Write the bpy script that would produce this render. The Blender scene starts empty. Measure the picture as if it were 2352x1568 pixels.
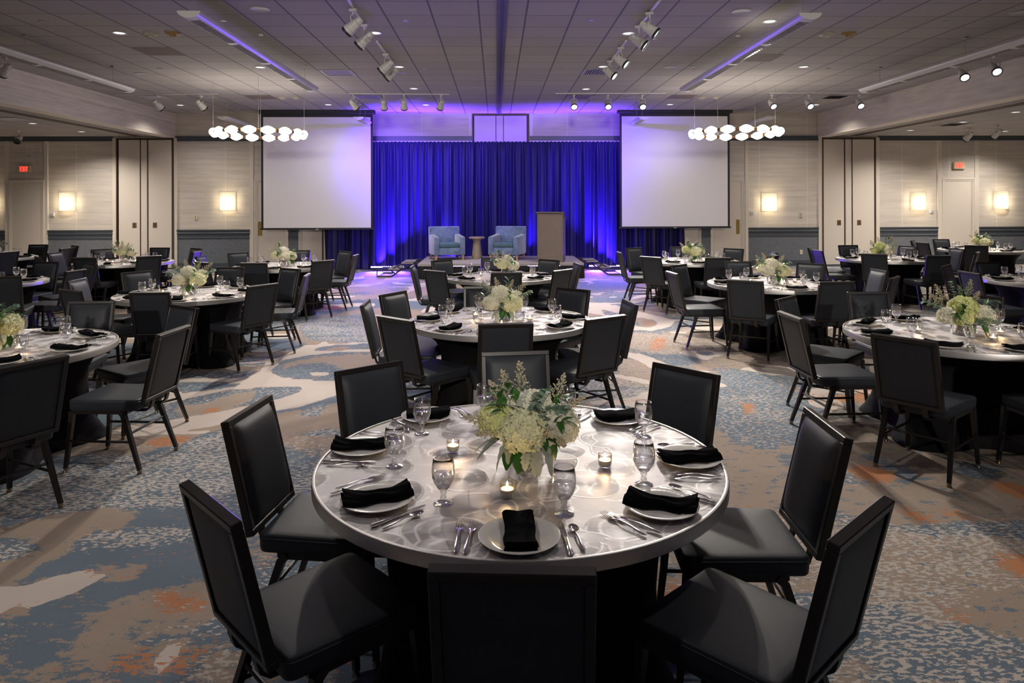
import bpy, bmesh, math, random
from mathutils import Vector, Matrix
PI = math.pi
rnd = random.Random(7)
SC = bpy.context.scene
COL = SC.collection

EXPOSURE = 0.3
LED_UP, LED_OUT, UPL = 150, 120, 1100
DOWN, DOWN_NEAR = 175, 58
BEAMS = [(1467, 55, (3.3, 5.4, .5), 450, 60), (1467, 55, (.6, 6.0, .5), 330, 60), (1426, 105, (3.2, 8.5, .5), 450, 60), (1401, 136, (1.5, 8, .5), 250, 60),
         (837, 52, (-3.2, 5.4, .5), 400, 60), (886, 120, (-3.2, 8.5, .5), 400, 60), (811, 16, (-.3, 2.8, .7), 110, 60), (1492, 24, (.4, 2.7, .7), 80, 60),
         (1318, 216, (0, 10.5, .5), 350, 60), (1396, 216, (3.0, 11, .5), 350, 60), (1475, 216, (3.5, 12, .5), 350, 60), (1858, 215, (7, 12, .5), 350, 60),
         (882, 216, (-3.4, 11.4, .5), 350, 60), (462, 217, (-6.5, 12, .5), 350, 60), (928, 216, (-.4, 17.4, .9), 110, 45)]
REAR_FILL = 1200
# ------------------------------------------------------------------ camera
F, CX, CY, YAW, ROLL, EYE = 1607.0, 1176.0, 466.0, .0228, .0030, 1.745
fw = Vector((math.sin(YAW), math.cos(YAW), 0)); rt = Vector((math.cos(YAW), -math.sin(YAW), 0)); upv = Vector((0, 0, 1))
camR = rt * math.cos(ROLL) - upv * math.sin(ROLL); camU = upv * math.cos(ROLL) + rt * math.sin(ROLL)
cd = bpy.data.cameras.new('camera'); cam = bpy.data.objects.new('camera', cd); COL.objects.link(cam)
cd.sensor_width = 36; cd.sensor_fit = 'HORIZONTAL'; cd.lens = F * 36 / 2352; cd.shift_y = -(784 - CY) / 2352; cd.clip_end = 200
cam.matrix_world = Matrix(((camR.x, camU.x, -fw.x, 0), (camR.y, camU.y, -fw.y, 0), (camR.z, camU.z, -fw.z, EYE), (0, 0, 0, 1)))
SC.camera = cam
SC.view_settings.view_transform = 'Standard'; SC.view_settings.look = 'None'; SC.view_settings.gamma = 1
SC.view_settings.use_curve_mapping = False; SC.view_settings.exposure = EXPOSURE
SC.cycles.use_denoising = True; SC.cycles.use_adaptive_sampling = True; SC.cycles.adaptive_threshold = .02; SC.cycles.max_bounces = 8; SC.cycles.diffuse_bounces = 4; SC.cycles.glossy_bounces = 3
SC.cycles.transmission_bounces = 6; SC.cycles.transparent_max_bounces = 12; SC.cycles.sample_clamp_indirect = 6
SC.cycles.caustics_reflective = False; SC.cycles.caustics_refractive = False
w = bpy.data.worlds.new('world'); SC.world = w; w.use_nodes = True
w.node_tree.nodes['Background'].inputs[0].default_value = (.01, .01, .012, 1); w.node_tree.nodes['Background'].inputs[1].default_value = .1

WY, CZ, SZ = 19.03, 4.178, 3.565          # back wall, centre ceiling, side bay ceiling
XL, XR = -8.62, 8.84                      # bulkheads
XW = 19.5                                 # side walls
YB = -5.5                                 # wall behind the viewer

def ray(px, py): return fw * F + camR * (px - CX) + camU * (CY - py)
def onY(px, py, y=WY):
    d = ray(px, py); t = y / d.y; return Vector((0, 0, EYE)) + d * t
def onZ(px, py, z):
    d = ray(px, py); t = (z - EYE) / d.z; return Vector((0, 0, EYE)) + d * t

# ------------------------------------------------------------------ lights of the room
def lamp(name, typ, loc, energy, color=(1, 1, 1), aim=None, **k):
    l = bpy.data.lights.new(name, typ); l.energy = energy; l.color = color
    for a, b in k.items(): setattr(l, a, b)
    o = bpy.data.objects.new(name, l); COL.objects.link(o); o.location = loc
    if aim is not None: o.rotation_euler = (Vector(aim) - Vector(loc)).to_track_quat('-Z', 'Y').to_euler()
    return o
WARM = (1, .80, .60); NEUT = (1, .915, .82); VIO = (.14, .045, 1.0)

# ------------------------------------------------------------------ mesh helpers
class MB:
    def __init__(s): s.v = []; s.f = []; s.m = []; s.mi = 0
    def add(s, vs, fs, M=None):
        b = len(s.v)
        for p in vs: s.v.append(tuple(M @ Vector(p)) if M is not None else tuple(p))
        for f in fs: s.f.append(tuple(b + i for i in f)); s.m.append(s.mi)
        return s
    def box(s, x0, x1, y0, y1, z0, z1, M=None):
        vs = [(x0, y0, z0), (x1, y0, z0), (x1, y1, z0), (x0, y1, z0), (x0, y0, z1), (x1, y0, z1), (x1, y1, z1), (x0, y1, z1)]
        return s.add(vs, [(0, 3, 2, 1), (4, 5, 6, 7), (0, 1, 5, 4), (1, 2, 6, 5), (2, 3, 7, 6), (3, 0, 4, 7)], M)
    def rbox(s, x0, x1, y0, y1, z0, z1, r=.01, seg=2, M=None):
        bm = bmesh.new(); T = Matrix.Translation(((x0 + x1) / 2, (y0 + y1) / 2, (z0 + z1) / 2)) @ Matrix.Diagonal((x1 - x0, y1 - y0, z1 - z0, 1))
        bmesh.ops.create_cube(bm, size=1, matrix=T)
        bmesh.ops.bevel(bm, geom=bm.edges[:], offset=r, segments=seg, profile=.5, affect='EDGES')
        return s.bm(bm, M)
    def bm(s, bm, M=None):
        bm.verts.index_update()
        vs = [v.co[:] for v in bm.verts]; fs = [tuple(v.index for v in f.verts) for f in bm.faces]; bm.free()
        return s.add(vs, fs, M)
    def lathe(s, prof, n=24, M=None, close=False, cap0=True, cap1=True):
        vs = []; fs = []
        for (r, z) in prof:
            for i in range(n): a = 2 * PI * i / n; vs.append((r * math.cos(a), r * math.sin(a), z))
        m = len(prof)
        if max(z for r_, z in prof) - min(z for r_, z in prof) < .0035: cap0 = cap1 = False      # a flat disc needs no lid
        for j in range(m - 1 + (1 if close else 0)):
            for i in range(n):
                k = (i + 1) % n; jj = (j + 1) % m
                fs.append((j * n + i, j * n + k, jj * n + k, jj * n + i))
        if not close:
            if cap0 and prof[0][0] > 1e-6: fs.append(tuple(range(n - 1, -1, -1)))
            if cap1 and prof[-1][0] > 1e-6: fs.append(tuple((m - 1) * n + i for i in range(n)))
        return s.add(vs, fs, M)
    def tube(s, pts, r, n=8, rs=None, flat=None, upd=(0, 0, 1)):
        pts = [Vector(p) for p in pts]; vs = []; fs = []; m = len(pts)
        for j, p in enumerate(pts):
            t = (pts[min(j + 1, m - 1)] - pts[max(j - 1, 0)]).normalized()
            u = Vector(upd)
            if abs(t.dot(u)) > .95: u = Vector((1, 0, 0))
            a = t.cross(u).normalized(); b = a.cross(t).normalized()
            rr = rs[j] if rs else r
            for i in range(n):
                an = 2 * PI * (i + .5) / n
                ca, sa = math.cos(an), math.sin(an)
                if flat:
                    q = 1 / max(abs(ca), abs(sa)) if n == 4 else 1
                    vs.append(p + a * ca * q * flat[0] * (rr if rs else 1) + b * sa * q * flat[1] * (rr if rs else 1))
                else: vs.append(p + a * ca * rr + b * sa * rr)
        for j in range(m - 1):
            for i in range(n):
                k = (i + 1) % n; fs.append((j * n + i, j * n + k, (j + 1) * n + k, (j + 1) * n + i))
        fs.append(tuple(range(n - 1, -1, -1))); fs.append(tuple((m - 1) * n + i for i in range(n)))
        return s.add(vs, fs)
    def grid(s, fn, nu, nv, M=None):
        vs = [fn(i / nu, j / nv) for j in range(nv + 1) for i in range(nu + 1)]
        fs = [(j * (nu + 1) + i, j * (nu + 1) + i + 1, (j + 1) * (nu + 1) + i + 1, (j + 1) * (nu + 1) + i) for j in range(nv) for i in range(nu)]
        return s.add(vs, fs, M)
    def prism(s, poly, y0, y1, M=None):       # polygon in xz pushed along y
        n = len(poly); vs = [(x, y0, z) for x, z in poly] + [(x, y1, z) for x, z in poly]
        fs = [tuple(range(n)), tuple(range(2 * n - 1, n - 1, -1))] + [(i, i + n, (i + 1) % n + n, (i + 1) % n) for i in range(n)]
        return s.add(vs, fs, M)
    def build(s, name, mat, parent=None, smooth=False, loc=None):
        me = bpy.data.meshes.new(name); me.from_pydata([tuple(v) for v in s.v], [], s.f)
        mats = mat if isinstance(mat, (list, tuple)) else [mat]
        for m in mats: me.materials.append(m)
        if len(mats) > 1: me.polygons.foreach_set('material_index', s.m)
        if smooth:
            me.polygons.foreach_set('use_smooth', [True] * len(s.f))
            if smooth != 'full':
                try: me.set_sharp_from_angle(angle=math.radians(smooth if smooth > 1 else 35))
                except Exception: pass
        me.update()
        o = bpy.data.objects.new(name, me); COL.objects.link(o)
        if parent is not None: o.parent = parent
        if loc is not None: o.location = loc
        return o

def tag(o, label=None, cat=None, group=None, kind=None):
    if label: o['label'] = label
    if cat: o['category'] = cat
    if group: o['group'] = group
    if kind: o['kind'] = kind
    return o
def empty(name, loc=(0, 0, 0), rz=0):
    o = bpy.data.objects.new(name, None); COL.objects.link(o); o.location = loc; o.rotation_euler = (0, 0, rz); o.empty_display_size = .05; return o
KIDS = {}
def dup(o, loc=None, rz=None, parent=None, label=None, scale=None):
    if o.name not in KIDS: KIDS[o.name] = list(o.children)
    c = o.copy(); COL.objects.link(c)
    if parent is not None: c.parent = parent
    if loc is not None: c.location = loc
    if rz is not None: c.rotation_euler = (0, 0, rz)
    if scale: c.scale = (scale,) * 3
    if label: c['label'] = label
    for ch in KIDS[o.name]: dup(ch, parent=c)
    return c
class Proto:       # first use takes the built thing itself, later uses are copies
    def __init__(s, o): s.o = o; s.used = False
    def put(s, loc, rz, label, group=None, scale=None):
        if s.used: c = dup(s.o, loc, rz, label=label, scale=scale)
        else:
            s.used = True; c = s.o
            KIDS[c.name] = list(c.children)
            c.location = loc; c.rotation_euler = (0, 0, rz); c['label'] = label
            if scale: c.scale = (scale,) * 3
        if group: c['group'] = group
        return c

# ------------------------------------------------------------------ materials
class NT:
    def __init__(s, name):
        s.m = bpy.data.materials.new(name); s.m.use_nodes = True; s.t = s.m.node_tree; s.n = s.t.nodes; s.l = s.t.links
        s.b = s.n['Principled BSDF']; s.out = s.n['Material Output']
    def node(s, typ, **k):
        x = s.n.new(typ)
        for a, b in k.items():
            if a.startswith('i_'):
                key = a[2:]; key = int(key) if key.isdigit() else key.replace('_', ' ')
                s.set(x.inputs[key], b)
            else: setattr(x, a, b)
        return x
    def set(s, inp, v):
        if isinstance(v, bpy.types.NodeSocket): s.l.new(v, inp)
        elif isinstance(v, bpy.types.Node): s.l.new(v.outputs[0], inp)
        else: inp.default_value = (*v, 1) if isinstance(v, (tuple, list)) and len(v) == 3 and inp.type == 'RGBA' else v
    def math(s, op, a, b=None, c=None, clamp=False):
        x = s.n.new('ShaderNodeMath'); x.operation = op; x.use_clamp = clamp; s.set(x.inputs[0], a)
        if b is not None: s.set(x.inputs[1], b)
        if c is not None: s.set(x.inputs[2], c)
        return x.outputs[0]
    def mix(s, f, a, b):
        x = s.n.new('ShaderNodeMix'); x.data_type = 'RGBA'; s.set(x.inputs[0], f); s.set(x.inputs[6], a); s.set(x.inputs[7], b); return x.outputs[2]
    def pos(s, sc=(1, 1, 1), obj=True):
        t = s.node('ShaderNodeTexCoord') if obj else s.node('ShaderNodeNewGeometry')
        m = s.node('ShaderNodeMapping'); s.l.new(t.outputs['Object' if obj else 'Position'], m.inputs[0]); m.inputs[3].default_value = sc; return m.outputs[0]
    def noise(s, vec, scale=5, detail=2, rough=.5):
        x = s.node('ShaderNodeTexNoise'); s.l.new(vec, x.inputs['Vector']); x.inputs['Scale'].default_value = scale; x.inputs['Detail'].default_value = detail; x.inputs['Roughness'].default_value = rough
        return x.outputs['Fac']
    def step(s, v, lo, hi):
        x = s.node('ShaderNodeMapRange'); s.set(x.inputs[0], v); x.inputs[1].default_value = lo; x.inputs[2].default_value = hi; return x.outputs[0]
    def bump(s, h, strength=.2, dist=.01):
        x = s.node('ShaderNodeBump'); s.set(x.inputs['Height'], h); x.inputs['Strength'].default_value = strength; x.inputs['Distance'].default_value = dist
        s.l.new(x.outputs[0], s.b.inputs['Normal'])
    def pbr(s, col, rough=.5, metal=0, spec=None):
        s.set(s.b.inputs['Base Color'], col); s.set(s.b.inputs['Roughness'], rough); s.set(s.b.inputs['Metallic'], metal)
        if spec is not None: s.b.inputs['Specular IOR Level'].default_value = spec
        return s.m
def simple(name, col, rough=.5, metal=0, var=.12, vs=8, spec=None, bump=0, bs=200):
    t = NT(name); p = t.pos(); n = t.noise(p, vs, 3)
    c = t.mix(n, tuple(x * (1 - var) for x in col), tuple(min(1, x * (1 + var)) for x in col))
    t.pbr(c, rough, metal, spec)
    if bump: t.bump(t.noise(p, bs, 2), bump, .002)
    return t.m
def emis(name, col, st):
    t = NT(name); e = t.node('ShaderNodeEmission'); e.inputs[0].default_value = (*col, 1); e.inputs[1].default_value = st
    t.l.new(e.outputs[0], t.out.inputs[0]); return t.m

M = {}
M['vinyl'] = simple('dark_slate_vinyl', (.027, .031, .039), .48, var=.06, vs=14, bump=.15, bs=350, spec=.26)
M['frame'] = simple('espresso_powder_coat', (.013, .010, .010), .36, var=.15, vs=12)
M['chrome'] = simple('steel', (.75, .73, .7), .15, 1, var=.04)
M['glide'] = simple('worn_brass_glide', (.35, .29, .2), .35, 1)
M['blackcloth'] = simple('black_stretch_cloth', (.004, .004, .0045), .8, var=.2, spec=.2)
M['napkin'] = simple('black_linen', (.0035, .0035, .005), .95, var=.3, vs=60, bump=.3, bs=700, spec=.04)
M['china'] = simple('white_china', (.82, .80, .76), .12, var=.02)
M['white'] = simple('white_enamel', (.62, .61, .60), .4, var=.03)
M['greymetal'] = simple('grey_enamel', (.36, .36, .37), .4, var=.04)
M['darkhole'] = simple('dark_lens', (.02, .02, .022), .3)
M['trim'] = simple('cream_painted_trim', (.68, .62, .54), .45, var=.03)
M['panel'] = simple('cream_fabric_panel', (.64, .575, .50), .75, var=.04, vs=40)
M['brown'] = simple('dark_brown_edge', (.06, .035, .022), .5)
M['slate'] = simple('slate_blue_paint', (.060, .072, .088), .38, var=.05)
M['brass'] = simple('brass_plate', (.55, .38, .12), .35, 1)
M['rug'] = simple('stage_carpet_grey', (.30, .27, .27), .95, var=.2, vs=60, bump=.4, bs=300)
M['blacktube'] = simple('black_steel_tube', (.015, .015, .017), .4)
M['exitbox'] = simple('ivory_exit_housing', (.62, .53, .36), .5)
M['ivory'] = simple('ivory_plastic', (.66, .58, .42), .5)
M['greyleaf'] = simple('dusty_grey_leaf', (.40, .44, .38), .8, var=.15, vs=40)
M['euca'] = simple('eucalyptus_leaf', (.16, .24, .17), .6, var=.2, vs=30)
M['leaf'] = simple('deep_green_leaf', (.035, .12, .02), .35, var=.4, vs=25)
M['stemg'] = simple('green_stem', (.10, .17, .05), .6)
M['limon'] = simple('cream_sprig_bud', (.52, .46, .33), .8, var=.2, vs=60)
M['wax'] = simple('cream_wax', (.90, .80, .62), .5, var=.02)
M['screenblack'] = simple('black_screen_border', (.012, .012, .016), .6)
M['wax'].node_tree.nodes['Principled BSDF'].inputs['Subsurface Weight'].default_value = .7
M['wax'].node_tree.nodes['Principled BSDF'].inputs['Subsurface Radius'].default_value = (.03, .02, .01)
def _flame():
    t = NT('candle_flame'); e = t.node('ShaderNodeEmission'); e.inputs[0].default_value = (1, .62, .25, 1); e.inputs[1].default_value = 130
    tr = t.node('ShaderNodeBsdfTransparent'); ad = t.node('ShaderNodeAddShader'); t.l.new(e.outputs[0], ad.inputs[0]); t.l.new(tr.outputs[0], ad.inputs[1]); t.l.new(ad.outputs[0], t.out.inputs[0]); return t.m
M['flame'] = _flame()
M['globe'] = emis('lit_opal_globe', (1, .90, .76), 13)
M['exitred'] = emis('lit_red_letter', (1, .03, .02), 3.2)
M['led'] = emis('violet_led', (.42, .25, 1), 60)
M['lens'] = emis('lit_downlight_lens', (.92, .95, 1), 1.6)
M['lenswarm'] = emis('lit_warm_lens', (1, .82, .6), 1.6)
M['spotlens'] = emis('lit_spot_lens', (.9, .92, 1), 2.5)
def _shade():
    t = NT('lit_sconce_shade'); p = t.pos(); s = t.node('ShaderNodeSeparateXYZ'); t.l.new(p, s.inputs[0])
    # the bulbs behind the cloth sit low, side by side: the shade is brighter there
    def blob(cx):
        dx = t.math('MULTIPLY', t.math('SUBTRACT', s.outputs[0], cx), 8.0); dz = t.math('MULTIPLY', t.math('SUBTRACT', s.outputs[2], -.05), 5.0)
        return t.math('EXPONENT', t.math('MULTIPLY', t.math('ADD', t.math('MULTIPLY', dx, dx), t.math('MULTIPLY', dz, dz)), -1))
    g = t.math('ADD', blob(-.09), blob(.09))
    e = t.node('ShaderNodeEmission'); e.inputs[0].default_value = (1, .82, .52, 1)
    t.set(e.inputs[1], t.math('MULTIPLY_ADD', g, 1.5, .55)); t.l.new(e.outputs[0], t.out.inputs[0]); return t.m
M['shade'] = _shade()
def _thin(name, amp, base, pw):
    t = NT(name); lw = t.node('ShaderNodeLayerWeight'); lw.inputs[0].default_value = .4
    f = t.math('MULTIPLY_ADD', t.math('POWER', lw.outputs[1], pw), amp, base, clamp=True)
    tr = t.node('ShaderNodeBsdfTransparent'); tr.inputs[0].default_value = (.98, .98, .99, 1)
    gl = t.node('ShaderNodeBsdfGlossy'); gl.inputs['Roughness'].default_value = .16; gl.inputs[0].default_value = (1, 1, 1, 1)
    mx = t.node('ShaderNodeMixShader'); t.set(mx.inputs[0], f); t.l.new(tr.outputs[0], mx.inputs[1]); t.l.new(gl.outputs[0], mx.inputs[2]); t.l.new(mx.outputs[0], t.out.inputs[0]); return t.m
M['thin'] = _thin('thin_clear_glass', 1.5, .03, 2.0)
M['bowlshell'] = _thin('bright_bowl_shell', .5, .10, 1.2)
M['glass'] = _thin('solid_clear_glass', .9, .16, 1.3)
def _petal(name, a, b):
    t = NT(name); p = t.pos(); n = t.noise(p, 22, 2); c = t.mix(n, a, b); t.pbr(c, .7); t.b.inputs['Subsurface Weight'].default_value = 0
    tl = t.node('ShaderNodeBsdfTranslucent'); t.set(tl.inputs[0], c); mx = t.node('ShaderNodeMixShader'); mx.inputs[0].default_value = .3
    t.l.new(t.b.outputs[0], mx.inputs[1]); t.l.new(tl.outputs[0], mx.inputs[2]); t.l.new(mx.outputs[0], t.out.inputs[0]); return t.m
M['petal'] = _petal('cream_petal', (.70, .72, .42), (.92, .91, .72))
M['petal2'] = _petal('pale_green_petal', (.66, .72, .27), (.88, .88, .55))
M['petal3'] = _petal('white_petal', (.80, .78, .62), (.93, .92, .82))
def _metal():      # swirl ground aluminium: overlapping round grinding marks whose scratches run in circles
    t = NT('swirled_aluminium'); p = t.pos((1, 1, 0))
    wn = t.node('ShaderNodeTexNoise'); t.l.new(p, wn.inputs['Vector']); wn.inputs['Scale'].default_value = 3.0
    ws = t.node('ShaderNodeVectorMath', operation='SCALE'); wz_ = t.node('ShaderNodeVectorMath', operation='MULTIPLY'); t.l.new(wn.outputs['Color'], wz_.inputs[0]); wz_.inputs[1].default_value = (1, 1, 0); t.l.new(wz_.outputs[0], ws.inputs[0]); ws.inputs['Scale'].default_value = .12
    pj = t.node('ShaderNodeVectorMath', operation='ADD'); t.l.new(p, pj.inputs[0]); t.l.new(ws.outputs[0], pj.inputs[1])
    def swirl(scale, off):
        v = t.node('ShaderNodeTexVoronoi', feature='F1', voronoi_dimensions='2D'); m = t.node('ShaderNodeVectorMath', operation='ADD'); t.l.new(pj.outputs[0], m.inputs[0]); m.inputs[1].default_value = off
        t.l.new(m.outputs[0], v.inputs['Vector']); v.inputs['Scale'].default_value = scale; v.inputs['Randomness'].default_value = .9
        d = t.node('ShaderNodeVectorMath', operation='SUBTRACT'); t.l.new(m.outputs[0], d.inputs[0]); t.l.new(v.outputs['Position'], d.inputs[1])
        return d
    d = swirl(3.6, (0, 0, 0)); d2 = swirl(3.0, (3.3, 1.7, 0)); d3 = swirl(4.3, (7.1, 4.2, 0))
    def L(dd): x = t.node('ShaderNodeVectorMath', operation='LENGTH'); t.l.new(dd.outputs[0], x.inputs[0]); return x.outputs['Value']
    l1, l2, l3 = L(d), L(d2), L(d3)
    def tangent(dd):
        cr = t.node('ShaderNodeVectorMath', operation='CROSS_PRODUCT'); t.l.new(dd.outputs[0], cr.inputs[0]); cr.inputs[1].default_value = (0, 0, 1)
        nn = t.node('ShaderNodeVectorMath', operation='NORMALIZE'); t.l.new(cr.outputs[0], nn.inputs[0]); return nn.outputs[0]
    def vmix(f, a, b):
        x = t.node('ShaderNodeMix', data_type='VECTOR'); t.set(x.inputs[0], f); t.set(x.inputs[4], a); t.set(x.inputs[5], b); return x.outputs[1]
    in1 = t.step(l1, .112, .104); in2 = t.step(l2, .130, .122)
    tg = vmix(in1, (1.0, 0.05, 0.0), tangent(d)); tg = vmix(in2, tg, tangent(d2)); t.l.new(tg, t.b.inputs['Tangent'])
    cl = t.noise(p, 7, 4, .65); cl2 = t.noise(t.pos((1, 1.6, 1)), 13, 3, .6); st = t.noise(t.pos((1.2, 24, 1)), 9, 4, .65)
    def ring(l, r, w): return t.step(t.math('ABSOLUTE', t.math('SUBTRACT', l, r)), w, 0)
    glint_rings = t.math('MAXIMUM', t.math('MULTIPLY', t.math('MAXIMUM', ring(l1, .104, .008), ring(l2, .122, .007)), t.step(cl, .38, .50)), t.math('MULTIPLY', t.math('MAXIMUM', ring(l3, .08, .009), ring(l1, .065, .012)), t.math('MULTIPLY', t.step(cl2, .44, .56), .85)))
    cloud = t.math('MULTIPLY', t.step(cl2, .5, .72), .35)
    h = t.math('ADD', t.math('MULTIPLY', t.math('SINE', t.math('MULTIPLY', l2, 1300)), .06), st)
    c = t.mix(st, (.33, .315, .325), (.51, .49, .50)); c = t.mix(t.step(cl, .35, .65), c, (.40, .38, .39)); c = t.mix(t.math('MULTIPLY', t.math('MAXIMUM', glint_rings, cloud), .85), c, (.95, .94, .94))  # grinding rings whitened here, their specular glints put into the base colour
    t.pbr(c, t.math('SUBTRACT', t.math('MULTIPLY_ADD', cl, .12, .48), t.math('MULTIPLY', glint_rings, .06)), t.math('MULTIPLY_ADD', glint_rings, -.30, .42))
    t.b.inputs['Anisotropic'].default_value = .7
    t.bump(t.math('ADD', h, t.math('MULTIPLY', glint_rings, 2)), .25, .0012); return t.m
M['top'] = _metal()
M['rim'] = simple('aluminium_rim', (.56, .54, .52), .42, .8, var=.06, vs=5)
def _wallpaper():
    t = NT('brushed_linen_wallpaper'); p = t.pos((.55, 1, 9)); n = t.noise(p, 1.6, 5, .62); q = t.pos((3, 1, 60)); n2 = t.noise(q, 2, 3)
    c = t.mix(t.step(n, .3, .7), (.46, .415, .365), (.66, .60, .535)); c = t.mix(t.math('MULTIPLY', n2, .35), c, (.72, .67, .60))
    s = t.node('ShaderNodeSeparateXYZ'); t.l.new(t.pos((1, 1, 1)), s.inputs[0])
    jit = t.noise(t.pos((0, 0, 5)), 3, 3)
    seam = t.math('ABSOLUTE', t.math('SUBTRACT', t.math('FRACT', t.math('DIVIDE', t.math('MULTIPLY_ADD', jit, .06, s.outputs[0]), 1.32)), .5))
    c = t.mix(t.math('MULTIPLY', t.step(seam, .011, .003), .5), c, (.80, .76, .70))
    t.pbr(c, .55); t.bump(n2, .2, .002); return t.m
M['wallpaper'] = _wallpaper()
def _wains():
    t = NT('slate_woven_wallcovering'); p = t.pos((1, 1, 3)); n = t.noise(p, 9, 4, .7); br = t.node('ShaderNodeTexBrick'); t.l.new(t.pos((1, 1, 1)), br.inputs[0])
    m = t.node('ShaderNodeMapping'); tc = t.node('ShaderNodeTexCoord'); t.l.new(tc.outputs['Object'], m.inputs[0]); m.inputs[2].default_value = (PI / 2, 0, 0); t.l.new(m.outputs[0], br.inputs[0])
    br.inputs['Scale'].default_value = 9; br.inputs['Mortar Size'].default_value = .01; br.inputs[1].default_value = (.10, .115, .135, 1); br.inputs[2].default_value = (.17, .18, .20, 1); br.inputs[3].default_value = (.12, .13, .15, 1)
    c = t.mix(.55, br.outputs[0], t.mix(n, (.085, .10, .12), (.19, .20, .22))); t.pbr(c, .7); t.bump(n, .3, .002); return t.m
M['wains'] = _wains()
def _tile(x0, y0, name, wide):
    t = NT(name); s = t.node('ShaderNodeSeparateXYZ'); t.l.new(t.pos((1, 1, 1)), s.inputs[0])
    def line(v, off, w):
        f = t.math('FRACT', t.math('DIVIDE', t.math('SUBTRACT', v, off), .6075)); a = t.math('ABSOLUTE', t.math('SUBTRACT', f, .5))
        return t.math('GREATER_THAN', a, .5 - w / .6075)
    lx = line(s.outputs[0], x0, wide); ly = line(s.outputs[1], y0, .006)
    fx = t.math('FLOOR', t.math('DIVIDE', t.math('SUBTRACT', s.outputs[0], x0), .6075)); fy = t.math('FLOOR', t.math('DIVIDE', t.math('SUBTRACT', s.outputs[1], y0), .6075))
    wn = t.node('ShaderNodeTexWhiteNoise', noise_dimensions='2D'); cb = t.node('ShaderNodeCombineXYZ'); t.set(cb.inputs[0], fx); t.set(cb.inputs[1], fy); t.l.new(cb.outputs[0], wn.inputs[0])
    n = t.noise(t.pos(), 90, 3, .7); big = t.noise(t.pos(), 1.2, 3)
    c = t.mix(wn.outputs[0], (.345, .325, .31), (.395, .37, .35)); c = t.mix(t.math('MULTIPLY', n, .4), c, (.40, .38, .37)); c = t.mix(t.math('MULTIPLY', t.step(big, .5, .8), .25), c, (.36, .34, .32))
    c = t.mix(ly, c, (.10, .095, .095)); c = t.mix(lx, c, (.15, .14, .18) if wide > .008 else (.10, .095, .10))
    t.pbr(c, .85, spec=.2); t.bump(t.math('SUBTRACT', n, t.math('MULTIPLY', t.math('MAXIMUM', lx, ly), 2)), .25, .004); return t.m
M['tile'] = _tile(.395, .567, 'ceiling_tile', .012)
M['tileside'] = _tile(.1, .3, 'side_ceiling_tile', .006)
def _screen():
    t = NT('matte_screen_cloth'); n = t.noise(t.pos(), 60, 2); t.pbr(t.mix(n, (.78, .77, .78), (.82, .81, .82)), .8, spec=.1); return t.m
M['screen'] = _screen()
def _drape():
    t = NT('dark_velour_drape'); n = t.noise(t.pos((1, 1, .2)), 8, 4); c = t.mix(n, (.004, .003, .040), (.009, .006, .085)); t.pbr(c, .45, spec=.25); t.b.inputs['Sheen Weight'].default_value = .04; t.b.inputs['Sheen Roughness'].default_value = .4; return t.m
M['drape'] = _drape()
def _blackdrape():
    t = NT('black_pleated_skirting'); t.pbr((.010, .010, .013), .75); return t.m
M['skirt'] = _blackdrape()
def _velvet():
    t = NT('blue_velvet'); n = t.noise(t.pos(), 7, 4, .6); c = t.mix(t.step(n, .35, .65), (.07, .11, .24), (.15, .21, .38)); t.pbr(c, .8); t.b.inputs['Sheen Weight'].default_value = .6; return t.m
M['velvet'] = _velvet()
M['velvetdark'] = simple('dark_blue_velvet_cushion', (.06, .12, .19), .8, var=.2)
M['wood'] = simple('light_wood_leg', (.45, .26, .12), .45)
def _lam():
    t = NT('grey_brown_wood_laminate'); n = t.noise(t.pos((28, 28, 1.2)), 3, 5, .65); t.pbr(t.mix(n, (.10, .072, .060), (.23, .18, .155)), .5); return t.m
M['lam'] = _lam()
M['stone'] = simple('speckled_stone', (.27, .21, .17), .6, var=.25, vs=50)
# ------------------------------------------------------------------ carpet
import numpy as np
def floor_pt(px, py): p = onZ(px, py, 0); return (p.x, p.y)
def tr(ox, oy, k, pts): return [floor_pt(ox + u * k, oy + v * k) for u, v in pts]
POLY = []   # (class, speckle, polygon): c cream, b blue, o orange, t tan
def P(cls, sp, ox, oy, k, *pts): POLY.append((cls, sp, tr(ox, oy, k, pts)))
a = (350, 700, .2126)
P('c', 0, *a, (300, 790), (1000, 785), (1150, 730), (1230, 620), (1400, 560), (1640, 440), (1800, 425), (2352, 400), (2700, 520), (2700, 900), (2352, 900), (1990, 975), (1750, 1060), (1500, 1120), (1280, 1155), (730, 1295), (400, 1350), (0, 1410), (-300, 1440), (-300, 1300), (0, 1330), (0, 1050), (250, 780))
P('b', .35, *a, (250, 835), (700, 833), (1010, 848), (900, 880), (600, 925), (350, 950), (200, 930))
P('b', .55, *a, (-200, 1130), (200, 1055), (500, 985), (800, 920), (1200, 890), (1560, 882), (1635, 905), (1600, 945), (1450, 990), (1250, 1040), (1090, 1075), (800, 1140), (500, 1190), (0, 1280), (-300, 1300))
P('t', .1, *a, (250, 1090), (600, 1060), (850, 960), (1150, 920), (1100, 1000), (1000, 1070), (800, 1130), (500, 1185), (300, 1215))
P('o', 0, *a, (520, 1185), (560, 1120), (700, 1100), (790, 1130), (650, 1165))
P('b', .3, *a, (1285, 740), (1290, 690), (1400, 600), (1650, 550), (2000, 510), (2600, 500), (2600, 850), (1950, 828), (1700, 810), (1400, 785))
P('t', .1, *a, (1450, 620), (1800, 560), (2500, 520), (2500, 720), (2000, 690), (1900, 620), (1600, 640), (1420, 690))
P('c', 0, *a, (1680, 735), (1820, 718), (1940, 745), (1900, 770), (1760, 768))
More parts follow.
